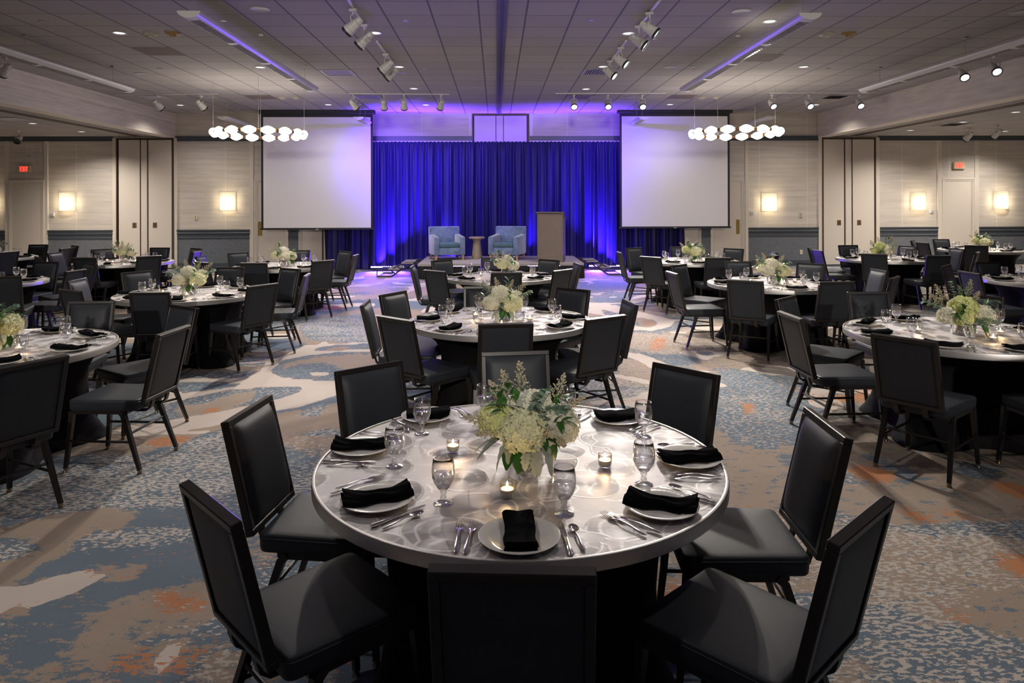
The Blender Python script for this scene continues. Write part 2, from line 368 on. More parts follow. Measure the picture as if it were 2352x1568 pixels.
P('o', 0, *a, (2020, 550), (2120, 530), (2230, 530), (2150, 552))
P('b', .3, *a, (1720, 495), (1800, 455), (2000, 430), (2452, 415), (2452, 475), (2000, 490))
P('o', 0, *a, (1800, 490), (1950, 460), (2170, 455), (2050, 480))
P('b', .8, *a, (1560, 150), (2300, 110), (2450, 300), (2352, 400), (2000, 405), (1700, 380), (1600, 280))
P('t', .5, *a, (300, 650), (900, 660), (1200, 640), (1150, 720), (1000, 780), (300, 785))
P('b', .6, *a, (330, 730), (800, 720), (1150, 710), (1000, 780), (350, 790))
P('t', .1, *a, (1280, 1200), (1700, 1110), (2050, 1060), (2050, 1411), (1340, 1411))
P('b', .0, *a, (1280, 1150), (1600, 1100), (1990, 975), (2000, 1010), (1700, 1110), (1290, 1190))
P('b', .9, *a, (1560, 1200), (1640, 1130), (1900, 1050), (1850, 1150), (1750, 1210))
P('o', 0, *a, (1310, 1280), (1330, 1240), (1420, 1235), (1400, 1270))
P('b', .8, *a, (1600, 1411), (1700, 1360), (2000, 1330), (2080, 1411))
a = (1350, 640, .2126)
P('c', 0, *a, (0, 250), (300, 290), (620, 370), (850, 420), (930, 470), (880, 520), (760, 555), (600, 568), (480, 552), (300, 420), (0, 300))
P('b', .5, *a, (100, 320), (380, 380), (500, 440), (620, 525), (480, 500), (300, 430))
P('t', .2, *a, (400, 400), (720, 440), (765, 480), (720, 510), (620, 530), (520, 470))
P('o', 0, *a, (520, 470), (640, 515), (755, 485), (700, 452), (600, 480))
P('b', .1, *a, (480, 555), (700, 560), (880, 520), (1000, 480), (1040, 510), (900, 560), (720, 575))
P('t', .7, *a, (450, 575), (900, 600), (1350, 640), (1300, 700), (850, 820), (600, 780), (430, 730))
P('o', .6, *a, (730, 620), (850, 640), (830, 750), (700, 800), (650, 720))
P('b', .3, *a, (400, 740), (620, 790), (900, 850), (1200, 930), (1500, 960), (1400, 1000), (1100, 980), (900, 935), (600, 830), (400, 800))
P('c', 0, *a, (380, 790), (600, 818), (760, 880), (900, 940), (700, 1010), (560, 890), (380, 835))
P('t', .2, *a, (350, 850), (560, 890), (700, 980), (690, 1120), (330, 1030))
P('c', 0, *a, (300, 1025), (680, 1100), (670, 1150), (300, 1065))
P('t', .15, *a, (980, 960), (1900, 700), (2150, 760), (2250, 900), (1800, 960), (1450, 960), (1300, 1000))
P('b', .45, *a, (1440, 960), (1800, 1000), (2150, 1080), (2400, 1180), (2352, 1505), (1500, 1440), (1390, 1250), (1420, 1080))
P('c', 0, *a, (1380, 1100), (1480, 1150), (1600, 1170), (1560, 1195), (1380, 1215))
P('o', 0, *a, (1680, 1330), (1780, 1330), (1780, 1390), (1700, 1380))
P('o', .2, *a, (2010, 1240), (2100, 1160), (2352, 1200), (2352, 1290), (2100, 1320))
a = (0, 900, .4259)
P('b', 0, *a, (0, 600), (1174, 200), (1174, 1100), (0, 1568))
P('b', .95, *a, (300, 430), (450, 330), (800, 350), (950, 280), (1300, 180), (1500, 260), (1400, 500), (1000, 620), (600, 640), (300, 680), (-100, 680), (-100, 560))
P('o', .2, *a, (770, 270), (860, 245), (1000, 235), (1045, 240), (980, 280), (880, 300), (780, 285))
P('t', .0, *a, (-100, 790), (80, 720), (300, 660), (580, 620), (750, 650), (700, 720), (500, 760), (400, 860), (250, 900), (60, 1050), (-100, 1030), (-100, 940), (150, 870), (60, 790))
P('b', .95, *a, (400, 800), (520, 750), (700, 740), (1050, 720), (1060, 800), (880, 830), (480, 855), (400, 855))
P('b', .9, *a, (-100, 800), (150, 790), (230, 830), (100, 900), (-100, 930))
P('c', 0, *a, (-100, 1035), (60, 1060), (400, 970), (560, 935), (625, 960), (570, 1000), (400, 1080), (160, 1165), (100, 1215), (-100, 1270))
P('o', 0, *a, (-100, 1215), (0, 1205), (70, 1150), (150, 1165), (135, 1200), (0, 1225))
P('o', 0, *a, (480, 965), (570, 945), (620, 955), (600, 975), (500, 975))
P('t', .05, *a, (650, 1110), (800, 1080), (1170, 1010), (1300, 1100), (1170, 1230), (900, 1260), (700, 1330), (560, 1480), (350, 1500), (380, 1350), (500, 1180))
P('t', .0, *a, (560, 1010), (640, 950), (790, 920), (740, 990), (640, 1040))
P('o', .2, *a, (800, 1090), (880, 1055), (1000, 1090), (1170, 1130), (1060, 1180), (960, 1220), (860, 1150))
P('c', .3, *a, (860, 1400), (900, 1360), (1010, 1335), (970, 1420), (880, 1520), (810, 1560))
P('t', .8, *a, (1000, 1560), (1060, 1450), (1174, 1380), (1400, 1400), (1300, 1600))
a = (1852, 1000, .3623)
P('t', 0, *a, (-700, -60), (200, -60), (1500, 40), (1500, 620), (1200, 610), (700, 600), (100, 540), (-700, 430))
P('b', .5, *a, (-650, -300), (-300, -330), (-50, -280), (60, -100), (-40, 60), (-250, 100), (-450, 40), (-600, -60), (-650, -150))
P('b', .1, *a, (340, 110), (480, 130), (560, 190), (700, 210), (760, 290), (600, 310), (480, 180), (350, 140))
P('b', .2, *a, (900, 170), (1250, 190), (1240, 240), (1130, 290), (960, 240))
P('b', .8, *a, (100, 250), (240, 220), (310, 240), (300, 310), (150, 310))
P('b', 0, *a, (-200, 130), (0, 110), (40, 170), (-100, 210))
P('o', 0, *a, (240, 190), (360, 185), (560, 230), (590, 285), (450, 310), (330, 270))
P('o', 0, *a, (560, 440), (700, 470), (840, 545), (760, 570), (640, 520))
P('o', 0, *a, (790, 455), (1000, 480), (1120, 535), (920, 530))
P('o', 0, *a, (1100, 300), (1280, 285), (1480, 350), (1480, 450), (1200, 340))
P('t', .85, *a, (-100, 530), (300, 570), (700, 620), (970, 640), (1200, 620), (1480, 700), (1480, 960), (1100, 980), (1000, 1230), (620, 1130), (540, 1060), (350, 1040), (-100, 830))
P('b', .8, *a, (-100, 470), (150, 480), (350, 540), (700, 580), (830, 560), (1100, 540), (1300, 530), (1480, 580), (1480, 720), (1200, 610), (970, 650), (700, 620), (300, 570), (120, 530), (-100, 510))
P('o', .1, *a, (1180, 750), (1480, 740), (1480, 920), (1250, 870))
P('o', .2, *a, (850, 1080), (1000, 1080), (1130, 1170), (1080, 1220), (880, 1160))
P('t', 0, *a, (1060, 980), (1480, 950), (1480, 1330), (1150, 1250), (1000, 1100))
P('b', .85, *a, (-200, 1000), (350, 1030), (540, 1060), (620, 1130), (800, 1190), (1000, 1220), (1480, 1340), (1480, 1700), (-200, 1700))
P('t', .6, *a, (200, 1400), (420, 1430), (380, 1600), (100, 1600), (120, 1300))
a = (1400, 880, .4389)
P('b', .7, *a, (560, 60), (850, 60), (960, 180), (860, 200), (600, 150))
P('o', 0, *a, (690, 95), (760, 110), (740, 180), (700, 160))
P('b', .0, *a, (840, 490), (880, 490), (900, 520), (850, 530))

def lat(ix, iy, sd):
    h = (ix * 374761393 + iy * 668265263 + sd * 974711) & 0xffffffff
    h = ((h ^ (h >> 13)) * 1274126177) & 0xffffffff
    return ((h ^ (h >> 16)) & 0xffff) / 65535.0
def vnoise(X, Y, sd):
    ix = np.floor(X).astype(np.int64); iy = np.floor(Y).astype(np.int64); fx = X - ix; fy = Y - iy
    fx = fx * fx * (3 - 2 * fx); fy = fy * fy * (3 - 2 * fy)
    return (lat(ix, iy, sd) * (1 - fx) + lat(ix + 1, iy, sd) * fx) * (1 - fy) + (lat(ix, iy + 1, sd) * (1 - fx) + lat(ix + 1, iy + 1, sd) * fx) * fy
def steps(a, b, s): n = max(1, int(round((b - a) / s))); return [a + (b - a) * i / n for i in range(n)]
gx = np.array(steps(-XW, -6, .30) + steps(-6, -3.6, .10) + steps(-3.6, 4.6, .032) + steps(4.6, 7, .10) + steps(7, XW, .30) + [XW])
gy = np.array(steps(YB, .9, .25) + steps(.9, 6.4, .032) + steps(6.4, 10, .07) + steps(10, WY, .16) + [WY])
GX, GY = np.meshgrid(gx, gy)
a1 = vnoise(GX * .55 + 3, GY * .9 + 1, 5) * .6 + vnoise(GX * 1.5, GY * 2.2, 9) * .4
a2 = vnoise(GX * .7 + 11, GY * 1.2 + 4, 21) * .65 + vnoise(GX * 2.1, GY * 3.1, 23) * .35
a3 = vnoise(GX * .8 + 5, GY * 1.6 + 9, 31); a4 = vnoise(GX * 1.1 + 2, GY * 2.6 + 7, 41)
BL = np.clip((a1 - .47) * 6 + .5, 0, 1); CR = np.clip((.045 - np.abs(a2 - .5)) * 22 + .5, 0, 1); OR = np.clip((a4 - .86) * 9 + .5, 0, 1) ; SP = np.clip((a3 - .35) * 1.6, 0, 1)
CR = CR * (GY > 5)
def inside(poly):
    x0 = min(p[0] for p in poly); x1 = max(p[0] for p in poly); y0 = min(p[1] for p in poly); y1 = max(p[1] for p in poly)
    i0, i1 = np.searchsorted(gx, [x0, x1]); j0, j1 = np.searchsorted(gy, [y0, y1])
    if i1 <= i0 or j1 <= j0: return None
    X = GX[j0:j1, i0:i1]; Y = GY[j0:j1, i0:i1]; c = np.zeros(X.shape, bool); n = len(poly)
    for k in range(n):
        xa, ya = poly[k]; xb, yb = poly[(k + 1) % n]
        if ya == yb: continue
        c ^= ((ya > Y) != (yb > Y)) & (X < (xb - xa) * (Y - ya) / (yb - ya) + xa)
    return (slice(j0, j1), slice(i0, i1)), c
for cls, sp, poly in POLY:
    r = inside(poly)
    if r is None: continue
    sl, c = r
    for A, v in ((CR, cls == 'c'), (BL, cls == 'b'), (OR, cls == 'o'), (SP, sp)):
        A[sl] = np.where(c, float(v), A[sl])
def blur(A):
    B = A.copy()
    B[1:-1, 1:-1] = (A[:-2, 1:-1] + A[2:, 1:-1] + A[1:-1, :-2] + A[1:-1, 2:] + 2 * A[1:-1, 1:-1]) / 6
    return B
BL = blur(blur(blur(BL))); KF = np.clip((GY - 2.9) / .8, 0, 1); BL = (BL - .5) * (.42 + .48 * KF * np.clip((.6 - GX) * 2, 0, 1)) + .5; OR = blur(blur(blur(blur(blur(OR))))); CR = blur(CR); SP = blur(blur(SP))
ny, nx = GX.shape
verts = np.stack([GX, GY, np.zeros_like(GX)], -1).reshape(-1, 3)
j, i = np.meshgrid(np.arange(ny - 1), np.arange(nx - 1), indexing='ij'); q = (j * nx + i).ravel()
faces = np.stack([q, q + 1, q + 1 + nx, q + nx], -1)
me = bpy.data.meshes.new('floor'); me.from_pydata(verts.tolist(), [], faces.tolist())
att = me.color_attributes.new('pattern', 'FLOAT_COLOR', 'POINT')
att.data.foreach_set('color', np.stack([CR, BL, OR, SP], -1).reshape(-1).astype(np.float32))
floor = bpy.data.objects.new('floor', me); COL.objects.link(floor); tag(floor, kind='structure')
def _carpet():
    t = NT('patterned_broadloom'); at = t.node('ShaderNodeAttribute'); at.attribute_name = 'pattern'
    s = t.node('ShaderNodeSeparateColor'); t.l.new(at.outputs['Color'], s.inputs[0]); sp = at.outputs['Alpha']
    # the pattern is woven in small steps
    sn = t.node('ShaderNodeVectorMath', operation='SNAP'); t.l.new(t.pos(), sn.inputs[0]); sn.inputs[1].default_value = (.0035, .0035, 1)
    def nz(sx, sy, sc, d=3, r=.55):
        m = t.node('ShaderNodeMapping'); t.l.new(sn.outputs[0], m.inputs[0]); m.inputs[3].default_value = (sx, sy, 1); return t.noise(m.outputs[0], sc, d, r)
    n1 = nz(1, 1.9, 9, 6, .78); n2 = nz(1, 2.2, 19, 5, .75); n3 = nz(1, 2.1, 27, 2.2, .55); n4 = nz(.8, 1.6, 3.2, 4, .6)
    def th(v, n, amp): return t.step(t.math('ADD', v, t.math('MULTIPLY', t.math('SUBTRACT', n, .5), amp)), .48, .52)
    blue = th(s.outputs[1], n1, 2.6); org = th(t.math('SUBTRACT', s.outputs[2], .08), n2, 3.2); org = t.math('MAXIMUM', org, t.math('MULTIPLY', t.step(n2, .585, .605), t.step(nz(.9, 1.4, 2.3, 3, .6), .52, .58))); cream = th(s.outputs[0], n2, .35); ospk = t.math('MULTIPLY', t.math('GREATER_THAN', n3, .57), t.step(n4, .45, .5))
    spk = t.math('MULTIPLY', t.step(t.math('ADD', n3, t.math('MULTIPLY', t.math('SUBTRACT', t.math('MULTIPLY', sp, t.step(n4, .2, .5)), .9), .18)), .49, .505), t.math('GREATER_THAN', sp, .12))
    tone = t.mix(n4, (.92, .92, .92), (1.06, 1.05, 1.04))
    tan = t.mix(n2, (.31, .245, .190), (.37, .30, .24)); bl = t.mix(n1, (.108, .152, .196), (.145, .194, .240)); cm = (.58, .51, .455)
    c = t.mix(blue, tan, bl); c = t.mix(org, c, (.48, .20, .085)); c = t.mix(cream, c, t.mix(t.math('MULTIPLY', ospk, t.step(s.outputs[2], .05, .15)), cm, (.48, .20, .085)))
    c = t.mix(t.math('MULTIPLY', spk, t.math('SUBTRACT', 1, cream)), c, (.52, .47, .42))
    pile = t.noise(t.pos(), 420, 2); c = t.mix(t.math('MULTIPLY', pile, .35), c, (.10, .10, .10))
    x = t.node('ShaderNodeMix', data_type='RGBA', blend_type='MULTIPLY'); x.inputs[0].default_value = 1; t.set(x.inputs[6], c); t.set(x.inputs[7], tone)
    t.pbr(x.outputs[2], .95, spec=.12); t.bump(pile, .35, .004); return t.m
me.materials.append(_carpet())

# ------------------------------------------------------------------ room shell
def struct(mb, name, mat, smooth=False): return tag(mb.build(name, mat, smooth=smooth), kind='structure')
Z0, Z1 = 0, CZ
struct(MB().box(XL - .0, XR + .0, YB, WY, CZ, CZ + .1), 'ceiling', M['tile'])
struct(MB().box(-XW, XL - .3, YB, WY, SZ, SZ + .1), 'ceiling', M['tileside'])
struct(MB().box(XR + .3, XW, YB, WY, SZ, SZ + .1), 'ceiling', M['tileside'])
struct(MB().box(XL - .3, XL, YB, WY, SZ - .02, CZ + .1), 'wall_left_bulkhead', M['wallpaper'])
struct(MB().box(XR, XR + .3, YB, WY, SZ - .02, CZ + .1), 'wall_right_bulkhead', M['wallpaper'])
for nm, x0, x1 in (('trim_1', XL - .30, XL + .012), ('trim_2', XR - .012, XR + .30)):
    struct(MB().box(x0, x1, YB, WY - .02, SZ - .045, SZ - .021), nm, M['trim'])
for nm, x in (('trim_3', XL - .95), ('trim_4', XR + .95)):      # sliding wall tracks under the side ceilings
    struct(MB().box(x - .09, x - .035, YB, WY - .1, SZ - .012, SZ).box(x + .035, x + .09, YB, WY - .1, SZ - .012, SZ).box(x - .035, x + .035, YB, WY - .1, SZ - .004, SZ), nm, M['brown'])
mb = MB(); c0 = .085
mb.box(c0 - .064, c0 - .022, YB, WY - .12, CZ - .03, CZ).box(c0 + .022, c0 + .064, YB, WY - .12, CZ - .03, CZ).box(c0 - .022, c0 + .022, YB, WY - .12, CZ - .008, CZ)
struct(mb, 'trim_5', simple('violet_grey_track', (.10, .09, .13), .45))
struct(MB().box(-XW - .1, XW + .1, YB - .1, YB, 0, CZ + .1), 'wall_front', M['wallpaper'])
struct(MB().box(-XW - .1, -XW, YB, WY, 0, CZ), 'wall_left', M['wallpaper'])
struct(MB().box(XW, XW + .1, YB, WY, 0, CZ), 'wall_right', M['wallpaper'])
wall = struct(MB().box(-XW - .1, XW + .1, WY, WY + .1, 0, CZ + .1), 'wall_back', M['wallpaper'])
def wx(px, y=WY): return onY(px, 480, y).x
def wz(py, px=1139, y=WY): return onY(px, py, y).z
RZ0, RZ1 = wz(548, 300), wz(527.8, 300)     # chair rail
BAND0, BAND1 = wz(324.2, 450), wz(313, 450)
segs = [(-400, 13), (111, 261), (407, 575), (1718, 1879), (2020, 2153), (2247, 2700)]
for x0p, x1p in segs:
    x0, x1 = wx(x0p), wx(x1p)
    MB().box(x0, x1, WY - .012, WY, 0, RZ0).build('wainscot_panel', M['wains'], wall)
    mb = MB(); mb.prism([(WY, RZ0), (WY - .03, RZ0), (WY - .035, RZ0 + .02), (WY - .02, RZ0 + .035), (WY - .022, RZ0 + .10), (WY - .04, RZ0 + .12), (WY - .042, RZ0 + .15), (WY - .03, RZ0 + .165), (WY - .05, RZ1 - .03), (WY - .055, RZ1), (WY, RZ1)], 0, 1)
    mb.v = [(x0 + (x1 - x0) * y, x, z) for x, y, z in mb.v]
    mb.build('chair_rail', M['slate'], wall)
    tag(MB().box(x0, x1, WY - .022, WY, 0, wz(604, 450)).build('baseboard_back', M['slate']), kind='structure')
k = 6
def trim(mb, mat='trim'):
    global k
    o = struct(mb, 'trim_%d' % k, M[mat]); k += 1; return o
for x0p, x1p in [(-400, 260), (400, 690), (857, 1086), (1217, 1425), (1590, 1880), (2018, 2700)]:
    trim(MB().box(wx(x0p), wx(x1p), WY - .035, WY, BAND0, BAND1), 'slate')
trim(MB().box(wx(857), wx(1086), WY - .05, WY, BAND0 - .12, BAND0 - .001), 'trim')
trim(MB().box(wx(1217), wx(1425), WY - .05, WY, BAND0 - .12, BAND0 - .001), 'trim')
for x0p, x1p in [(13, 21), (103, 111), (574, 583), (1711, 1718), (2153, 2163), (2238, 2247)]:
    trim(MB().box(wx(x0p), wx(x1p), WY - .03, WY, 0, BAND0))
for x0p, x1p in [(1077, 1085), (1216, 1224)]:
    trim(MB().box(wx(x0p), wx(x1p), WY - .03, WY, 0, CZ))
for x0p, x1p in [(260, 269), (401, 408), (1879, 1887), (2010, 2019)]:
    trim(MB().box(wx(x0p), wx(x1p), WY - .04, WY, 0, SZ - .05))
# pilaster feet between the twin doors behind the screens
for a_, b_, nm in [(664, 685, 'left'), (1611, 1630, 'right')]:
    x0, x1 = wx(a_), wx(b_)
    MB().box(x0, x1, WY - .04, WY, 0, RZ0).build('wainscot_panel', M['wains'], wall)
    mb = MB().box(x0 - .012, x1 + .012, WY - .065, WY, RZ0, RZ0 + .035).box(x0 - .005, x1 + .005, WY - .055, WY, RZ0 + .035, RZ1 - .05).box(x0 - .02, x1 + .02, WY - .08, WY, RZ1 - .05, RZ1)
    mb.build('chair_rail', M['slate'], wall)

# pocket doors that hide the sliding walls
def pocket(n, e0, e1, ps, top, hand, zb=.0):
    d = tag(empty('door_%d' % n, (wx((e0 + e1) / 2), WY, 0)), kind='structure')
    def lx(px): return wx(px) - d.location.x
    w_ = .035
    mb = MB().box(lx(e0), lx(e0) + w_, -.055, 0, zb, top).box(lx(e1) - w_, lx(e1), -.055, 0, zb, top).box(lx(e0) + w_, lx(e1) - w_, -.055, 0, top - w_, top)
    mb.build('door_frame', M['brown'], d)
    MB().box(lx(e0) + w_, lx(e1) - w_, -.012, 0, zb, top - w_).build('door_back', M['brown'], d)
    for i, (a_, b_) in enumerate(ps):
        o = MB().rbox(lx(a_), lx(b_), -.05, -.0125, zb + .03, top - w_ - .01, .004, 1).build('door_panel', M['panel'], d)
        if hand and i != 1:
            cx = lx(hand[0 if i == 0 else 1]); cz = wz(517, 330)
            p = MB().rbox(cx - .055, cx + .055, -.056, -.0505, cz - .07, cz + .07, .004, 1).build('pull_plate', M['brown2'], o)
            MB().box(cx - .012, cx + .012, -.058, -.0565, cz - .045, cz + .045).build('pull_slot', M['brown'], o)
M['brown2'] = simple('bronze_pull', (.22, .13, .07), .4, .5)
pocket(1, 269, 401, [(275, 323), (326, 339.5), (343, 396)], SZ - .055, (311, 358))
pocket(2, 1887, 2010, [(1890, 1937), (1940.5, 1954), (1957, 2006)], SZ - .055, (1925, 1971))
pocket(3, 1085, 1216, [(1090, 1139), (1140.5, 1156), (1157.5, 1210)], CZ - .02, None, 0)
# flush doors
def door(n, x0p, x1p, hinge, zt, plate=None, strip=True):
    d = tag(empty('door_%d' % n, (wx((x0p + x1p) / 2), WY, 0)), kind='structure')
    x0, x1 = wx(x0p) - d.location.x, wx(x1p) - d.location.x; c_ = .09
    for a_, b_ in ((.0, .03), (.032, .062), (.064, .09)):
        e = .045 - a_ * .3
        MB().box(x0 + a_, x0 + b_, -e, 0, 0, zt - a_).box(x1 - b_, x1 - a_, -e, 0, 0, zt - a_).box(x0 + b_, x1 - b_, -e, 0, zt - b_, zt - a_).build('door_casing', M['trim'], d)
    o = MB().rbox(x0 + c_ + .004, x1 - c_ - .004, -.02, 0, .01, zt - c_ - .004, .003, 1).build('door_leaf', M['panel'], d)
    if plate:
        px0, px1, py0, py1 = plate
        MB().box(wx(px0) - d.location.x, wx(px1) - d.location.x, -.025, -.0205, wz(py1, px0), wz(py0, px0)).build('push_plate', M['brass'], o)
    return d
ZD = wz(413, 60)
door(4, 22, 103, 0, ZD)
door(5, 2163, 2238, 0, wz(409, 2200))
door(6, 585, 663, 0, ZD, (593, 603, 509, 541))
door(7, 686, 765, 0, ZD)
door(8, 1631, 1709, 0, wz(410, 1700), (1690, 1698, 504, 537))
door(9, 1535, 1610, 0, wz(410, 1600))

# ------------------------------------------------------------------ things on the wall
def exit_sign(x0p, x1p, y0p, y1p, label):
    x0, x1, z0, z1 = wx(x0p), wx(x1p), wz(y1p, x0p), wz(y0p, x0p); w_ = x1 - x0; h = z1 - z0
    r = empty('exit_sign', ((x0 + x1) / 2, WY, z0)); tag(r, label, 'exit sign', 'exit signs on the back wall')
    MB().rbox(-w_ / 2, w_ / 2, -.07, -.001, 0, h, .006, 1).build('housing', M['exitbox'], r)
    # letters cut as lit bars
    lh = h * .70; lw = w_ * .16; g = w_ * .035; zb = h * .15; x = -2 * lw * .86 - 1.5 * g + w_ * .02; s = lw * .30
    def bar(mb, a_, b_, s=s):
        a_ = Vector((a_[0], 0, a_[1])); b_ = Vector((b_[0], 0, b_[1])); t_ = (b_ - a_).normalized(); n_ = Vector((t_.z, 0, -t_.x)) * s / 2
        mb.add([(p.x, y, p.z) for y in (-.075, -.0705) for p in (a_ + n_, b_ + n_, b_ - n_, a_ - n_)], [(0, 1, 2, 3), (7, 6, 5, 4), (0, 4, 5, 1), (1, 5, 6, 2), (2, 6, 7, 3), (3, 7, 4, 0)])
    e = MB(); h2 = s / 2
    bar(e, (x + h2, zb), (x + h2, zb + lh)); [bar(e, (x + s, z), (x + lw, z)) for z in (zb + h2, zb + lh / 2, zb + lh - h2)]; e.build('letter_E', M['exitred'], r); x += lw + g
    e = MB(); bar(e, (x + h2, zb), (x + lw - h2, zb + lh)); e.build('letter_X', M['exitred'], r); bar(e, (x + lw - h2, zb), (x + h2, zb + lh)); e2 = MB(); bar(e2, (x + lw - h2, zb), (x + h2, zb + lh)); e2.v = [(a_, b_ - .001, c_) for a_, b_, c_ in e2.v]; e2.build('letter_X', M['exitred'], r); x += lw + g
    e = MB(); bar(e, (x + h2, zb), (x + h2, zb + lh)); e.build('letter_I', M['exitred'], r); x += s + g
    e = MB(); bar(e, (x, zb + lh - h2), (x + lw, zb + lh - h2)); bar(e, (x + lw / 2, zb), (x + lw / 2, zb + lh - s)); e.build('letter_T', M['exitred'], r)
exit_sign(45, 73, 380.5, 396, 'ivory box exit sign with red letters above the left door')
exit_sign(2188, 2214, 372, 388, 'ivory box exit sign with red letters above the right door')
def mk_sconce():
    r = empty('wall_sconce'); tag(r, 'x', 'sconce', 'lit cloth wall sconces'); w_, h = .43, .50
    mb = MB(); mb.grid(lambda u, v: (-w_ / 2 + w_ * u, -.04 - .075 * math.sin(PI * u) ** .6, -h / 2 + h * v), 16, 2); mb.build('lamp_shade', M['shade'], r, True)
    MB().box(-w_ / 2 + .04, w_ / 2 - .04, -.02, 0, -h / 2 + .05, h / 2 - .05).build('back_plate', M['white'], r)
    mb = MB()
    for z in (-h / 2, h / 2):
        mb.tube([(-w_ / 2 + w_ * u / 10, -.04 - .075 * math.sin(PI * u / 10) ** .6, z) for u in range(11)], .004, 5); mb.tube([(-w_ / 2, -.04, z), (-w_ / 2, -.001, z)], .004, 5); mb.tube([(w_ / 2, -.04, z), (w_ / 2, -.001, z)], .004, 5)
        mb.build('shade_rim', M['trim'], r); mb = MB()
    return r
SCN = Proto(mk_sconce())
for px, py, lb in [(156, 463, 'lit cloth wall sconce beside the left exit door'), (524, 462, 'lit cloth wall sconce between left folding panels and left screen'), (1766, 464, 'lit cloth wall sconce just right of the right screen'), (2108, 461.5, 'lit cloth wall sconce between right folding panels and right exit door'), (2297, 459, 'lit cloth wall sconce at the far right, beyond the exit door'), (-28, 465, 'lit cloth wall sconce on the far side of the left exit door')]:
    p = onY(px, py, WY); SCN.put((p.x, WY - .001, p.z), 0, lb)
    lamp('sconce_bulb', 'POINT', (p.x, WY - .065, p.z - .03), 20, (1, .80, .52), shadow_soft_size=.03)
def plate(name, x0, x1, y0, y1, mat, label, cat, slots=(), smat='darkhole'):
    a_, b_, z0, z1 = wx(x0), wx(x1), wz(y1, x0), wz(y0, x0)
    o = MB().rbox(a_, b_, WY - .026, WY - .013 if y0 > 545 else WY - .001, z0, z1, .003, 1).build(name, M[mat]); tag(o, label, cat)
    for (u0, u1, v0, v1) in slots:
        MB().box(a_ + (b_ - a_) * u0, a_ + (b_ - a_) * u1, WY - .029, WY - .0265, z0 + (z1 - z0) * v0, z0 + (z1 - z0) * v1).build('switch_key' if 'switch' in name else 'socket_face' if 'outlet' in name else 'thermostat_slot', M[smat], o)
plate('light_switch', 117, 125, 489, 497, 'white', 'white switch plate below the sconce by the left exit door', 'light switch', [(.4, .6, .3, .7)], 'greymetal')
plate('light_switch', 1723, 1731, 485, 492, 'white', 'white switch plate low left of the first right sconce', 'light switch', [(.4, .6, .3, .7)], 'greymetal')
plate('light_switch', 2136, 2143, 482, 489, 'white', 'white switch plate left of the right exit door', 'light switch', [(.4, .6, .3, .7)], 'greymetal')
plate('thermostat', 447, 454, 493.5, 504, 'ivory', 'ivory thermostat with dark slot on the left back wall', 'thermostat', [(.4, .55, .15, .85)])
plate('thermostat', 1835.5, 1842.5, 488, 498.5, 'ivory', 'ivory thermostat with dark slot on the right back wall', 'thermostat', [(.4, .55, .15, .85)])
plate('wall_outlet', 1836, 1842.5, 573.5, 584, 'ivory', 'ivory power outlet low on the right slate wainscot', 'outlet', [(.3, .7, .15, .42), (.3, .7, .58, .85)], 'exitbox')

# ------------------------------------------------------------------ screens
SY = 18.36
def screen(x0p, x1p, y0p, y1p, label):
    x0, x1, z0, z1 = onY(x0p, 400, SY).x, onY(x1p, 400, SY).x, onY(x0p, y1p, SY).z, onY(x0p, y0p, SY).z
    r = empty('projection_screen', ((x0 + x1) / 2, SY, z0)); tag(r, label, 'screen', 'projection screens either side of the stage'); h = z1 - z0; hw = (x1 - x0) / 2; b = .055
    MB().box(-hw + b, hw - b, -.003, .003, .05, h - .08).build('screen_cloth', M['screen'], r)
    MB().box(-hw, -hw + b, -.003, .003, .04, h).box(hw - b, hw, -.003, .003, .04, h).box(-hw + b, hw - b, -.003, .003, h - .08, h).box(-hw + b, hw - b, -.003, .003, .04, .05).build('black_border', M['screenblack'], r)
    mb = MB().box(-hw - .03, hw + .03, -.014, .014, 0, .04); mb.build('bottom_bar', M['screenblack'], r)
    MB().box(-.035, .035, -.0165, -.0145, .004, .022).build('maker_plate', M['white'], r)
    MB().rbox(-hw - .06, hw + .06, -.09, .09, h, CZ - z0 - .001, .01, 1).build('screen_case', M['screenblack'], r)
screen(600, 856.5, 262, 528, 'tall white projection screen left of the stage')
screen(1423.5, 1676, 260, 524.5, 'tall white projection screen right of the stage')

# ------------------------------------------------------------------ drapes
def drape(x0, x1, y, z1, name, label, seed, flare0=0, flare1=0):
    r_ = random.Random(seed); n = int((x1 - x0) / .011); ph = [r_.uniform(0, 6.28) for _ in range(6)]
    fr = [r_.uniform(.85, 1.15) for _ in range(6)]
    rows = [0, .02, .06, .15, .3, .5, .72, .9, .97, .985, 1]
    vs = []; fs = []
    for j, v in enumerate(rows):
        for i in range(n + 1):
            u = i / n; x = x0 + (x1 - x0) * u
            amp = (.030 + .055 * (1 - v) ** .7)
            d = math.sin(x * 24 * fr[0] + ph[0] + .5 * math.sin(x * 3.1 + ph[1])) * .6 + math.sin(x * 11 * fr[2] + ph[2] + (1 - v) * 1.2) * .7 * (1 - v * .6) + math.sin(x * 52 + ph[3]) * .28 * (v * .7 + .3)
            fl = ((1 - v) ** 1.3) * (-flare0 * max(0, 1 - u * 12) + flare1 * max(0, 1 - (1 - u) * 12))
            ruff = .012 * math.sin(x * 140) if v > .96 else 0
            vs.append((x + fl + .012 * math.sin(x * 24 + ph[4]) * (1 - v), y - .03 - amp * d + ruff + (-.05 * (1 - v) ** 8), .012 + v * (z1 - .012) + (.01 * math.sin(x * 61) if v == 1 else 0)))
    for j in range(len(rows) - 1):
        for i in range(n): a_ = j * (n + 1) + i; fs.append((a_, a_ + 1, a_ + n + 2, a_ + n + 1))
    mb = MB().add(vs, fs); o = mb.build(name, M['drape'], None, 'full'); return o
zt = onY(1139, 325.5, 18.6).z
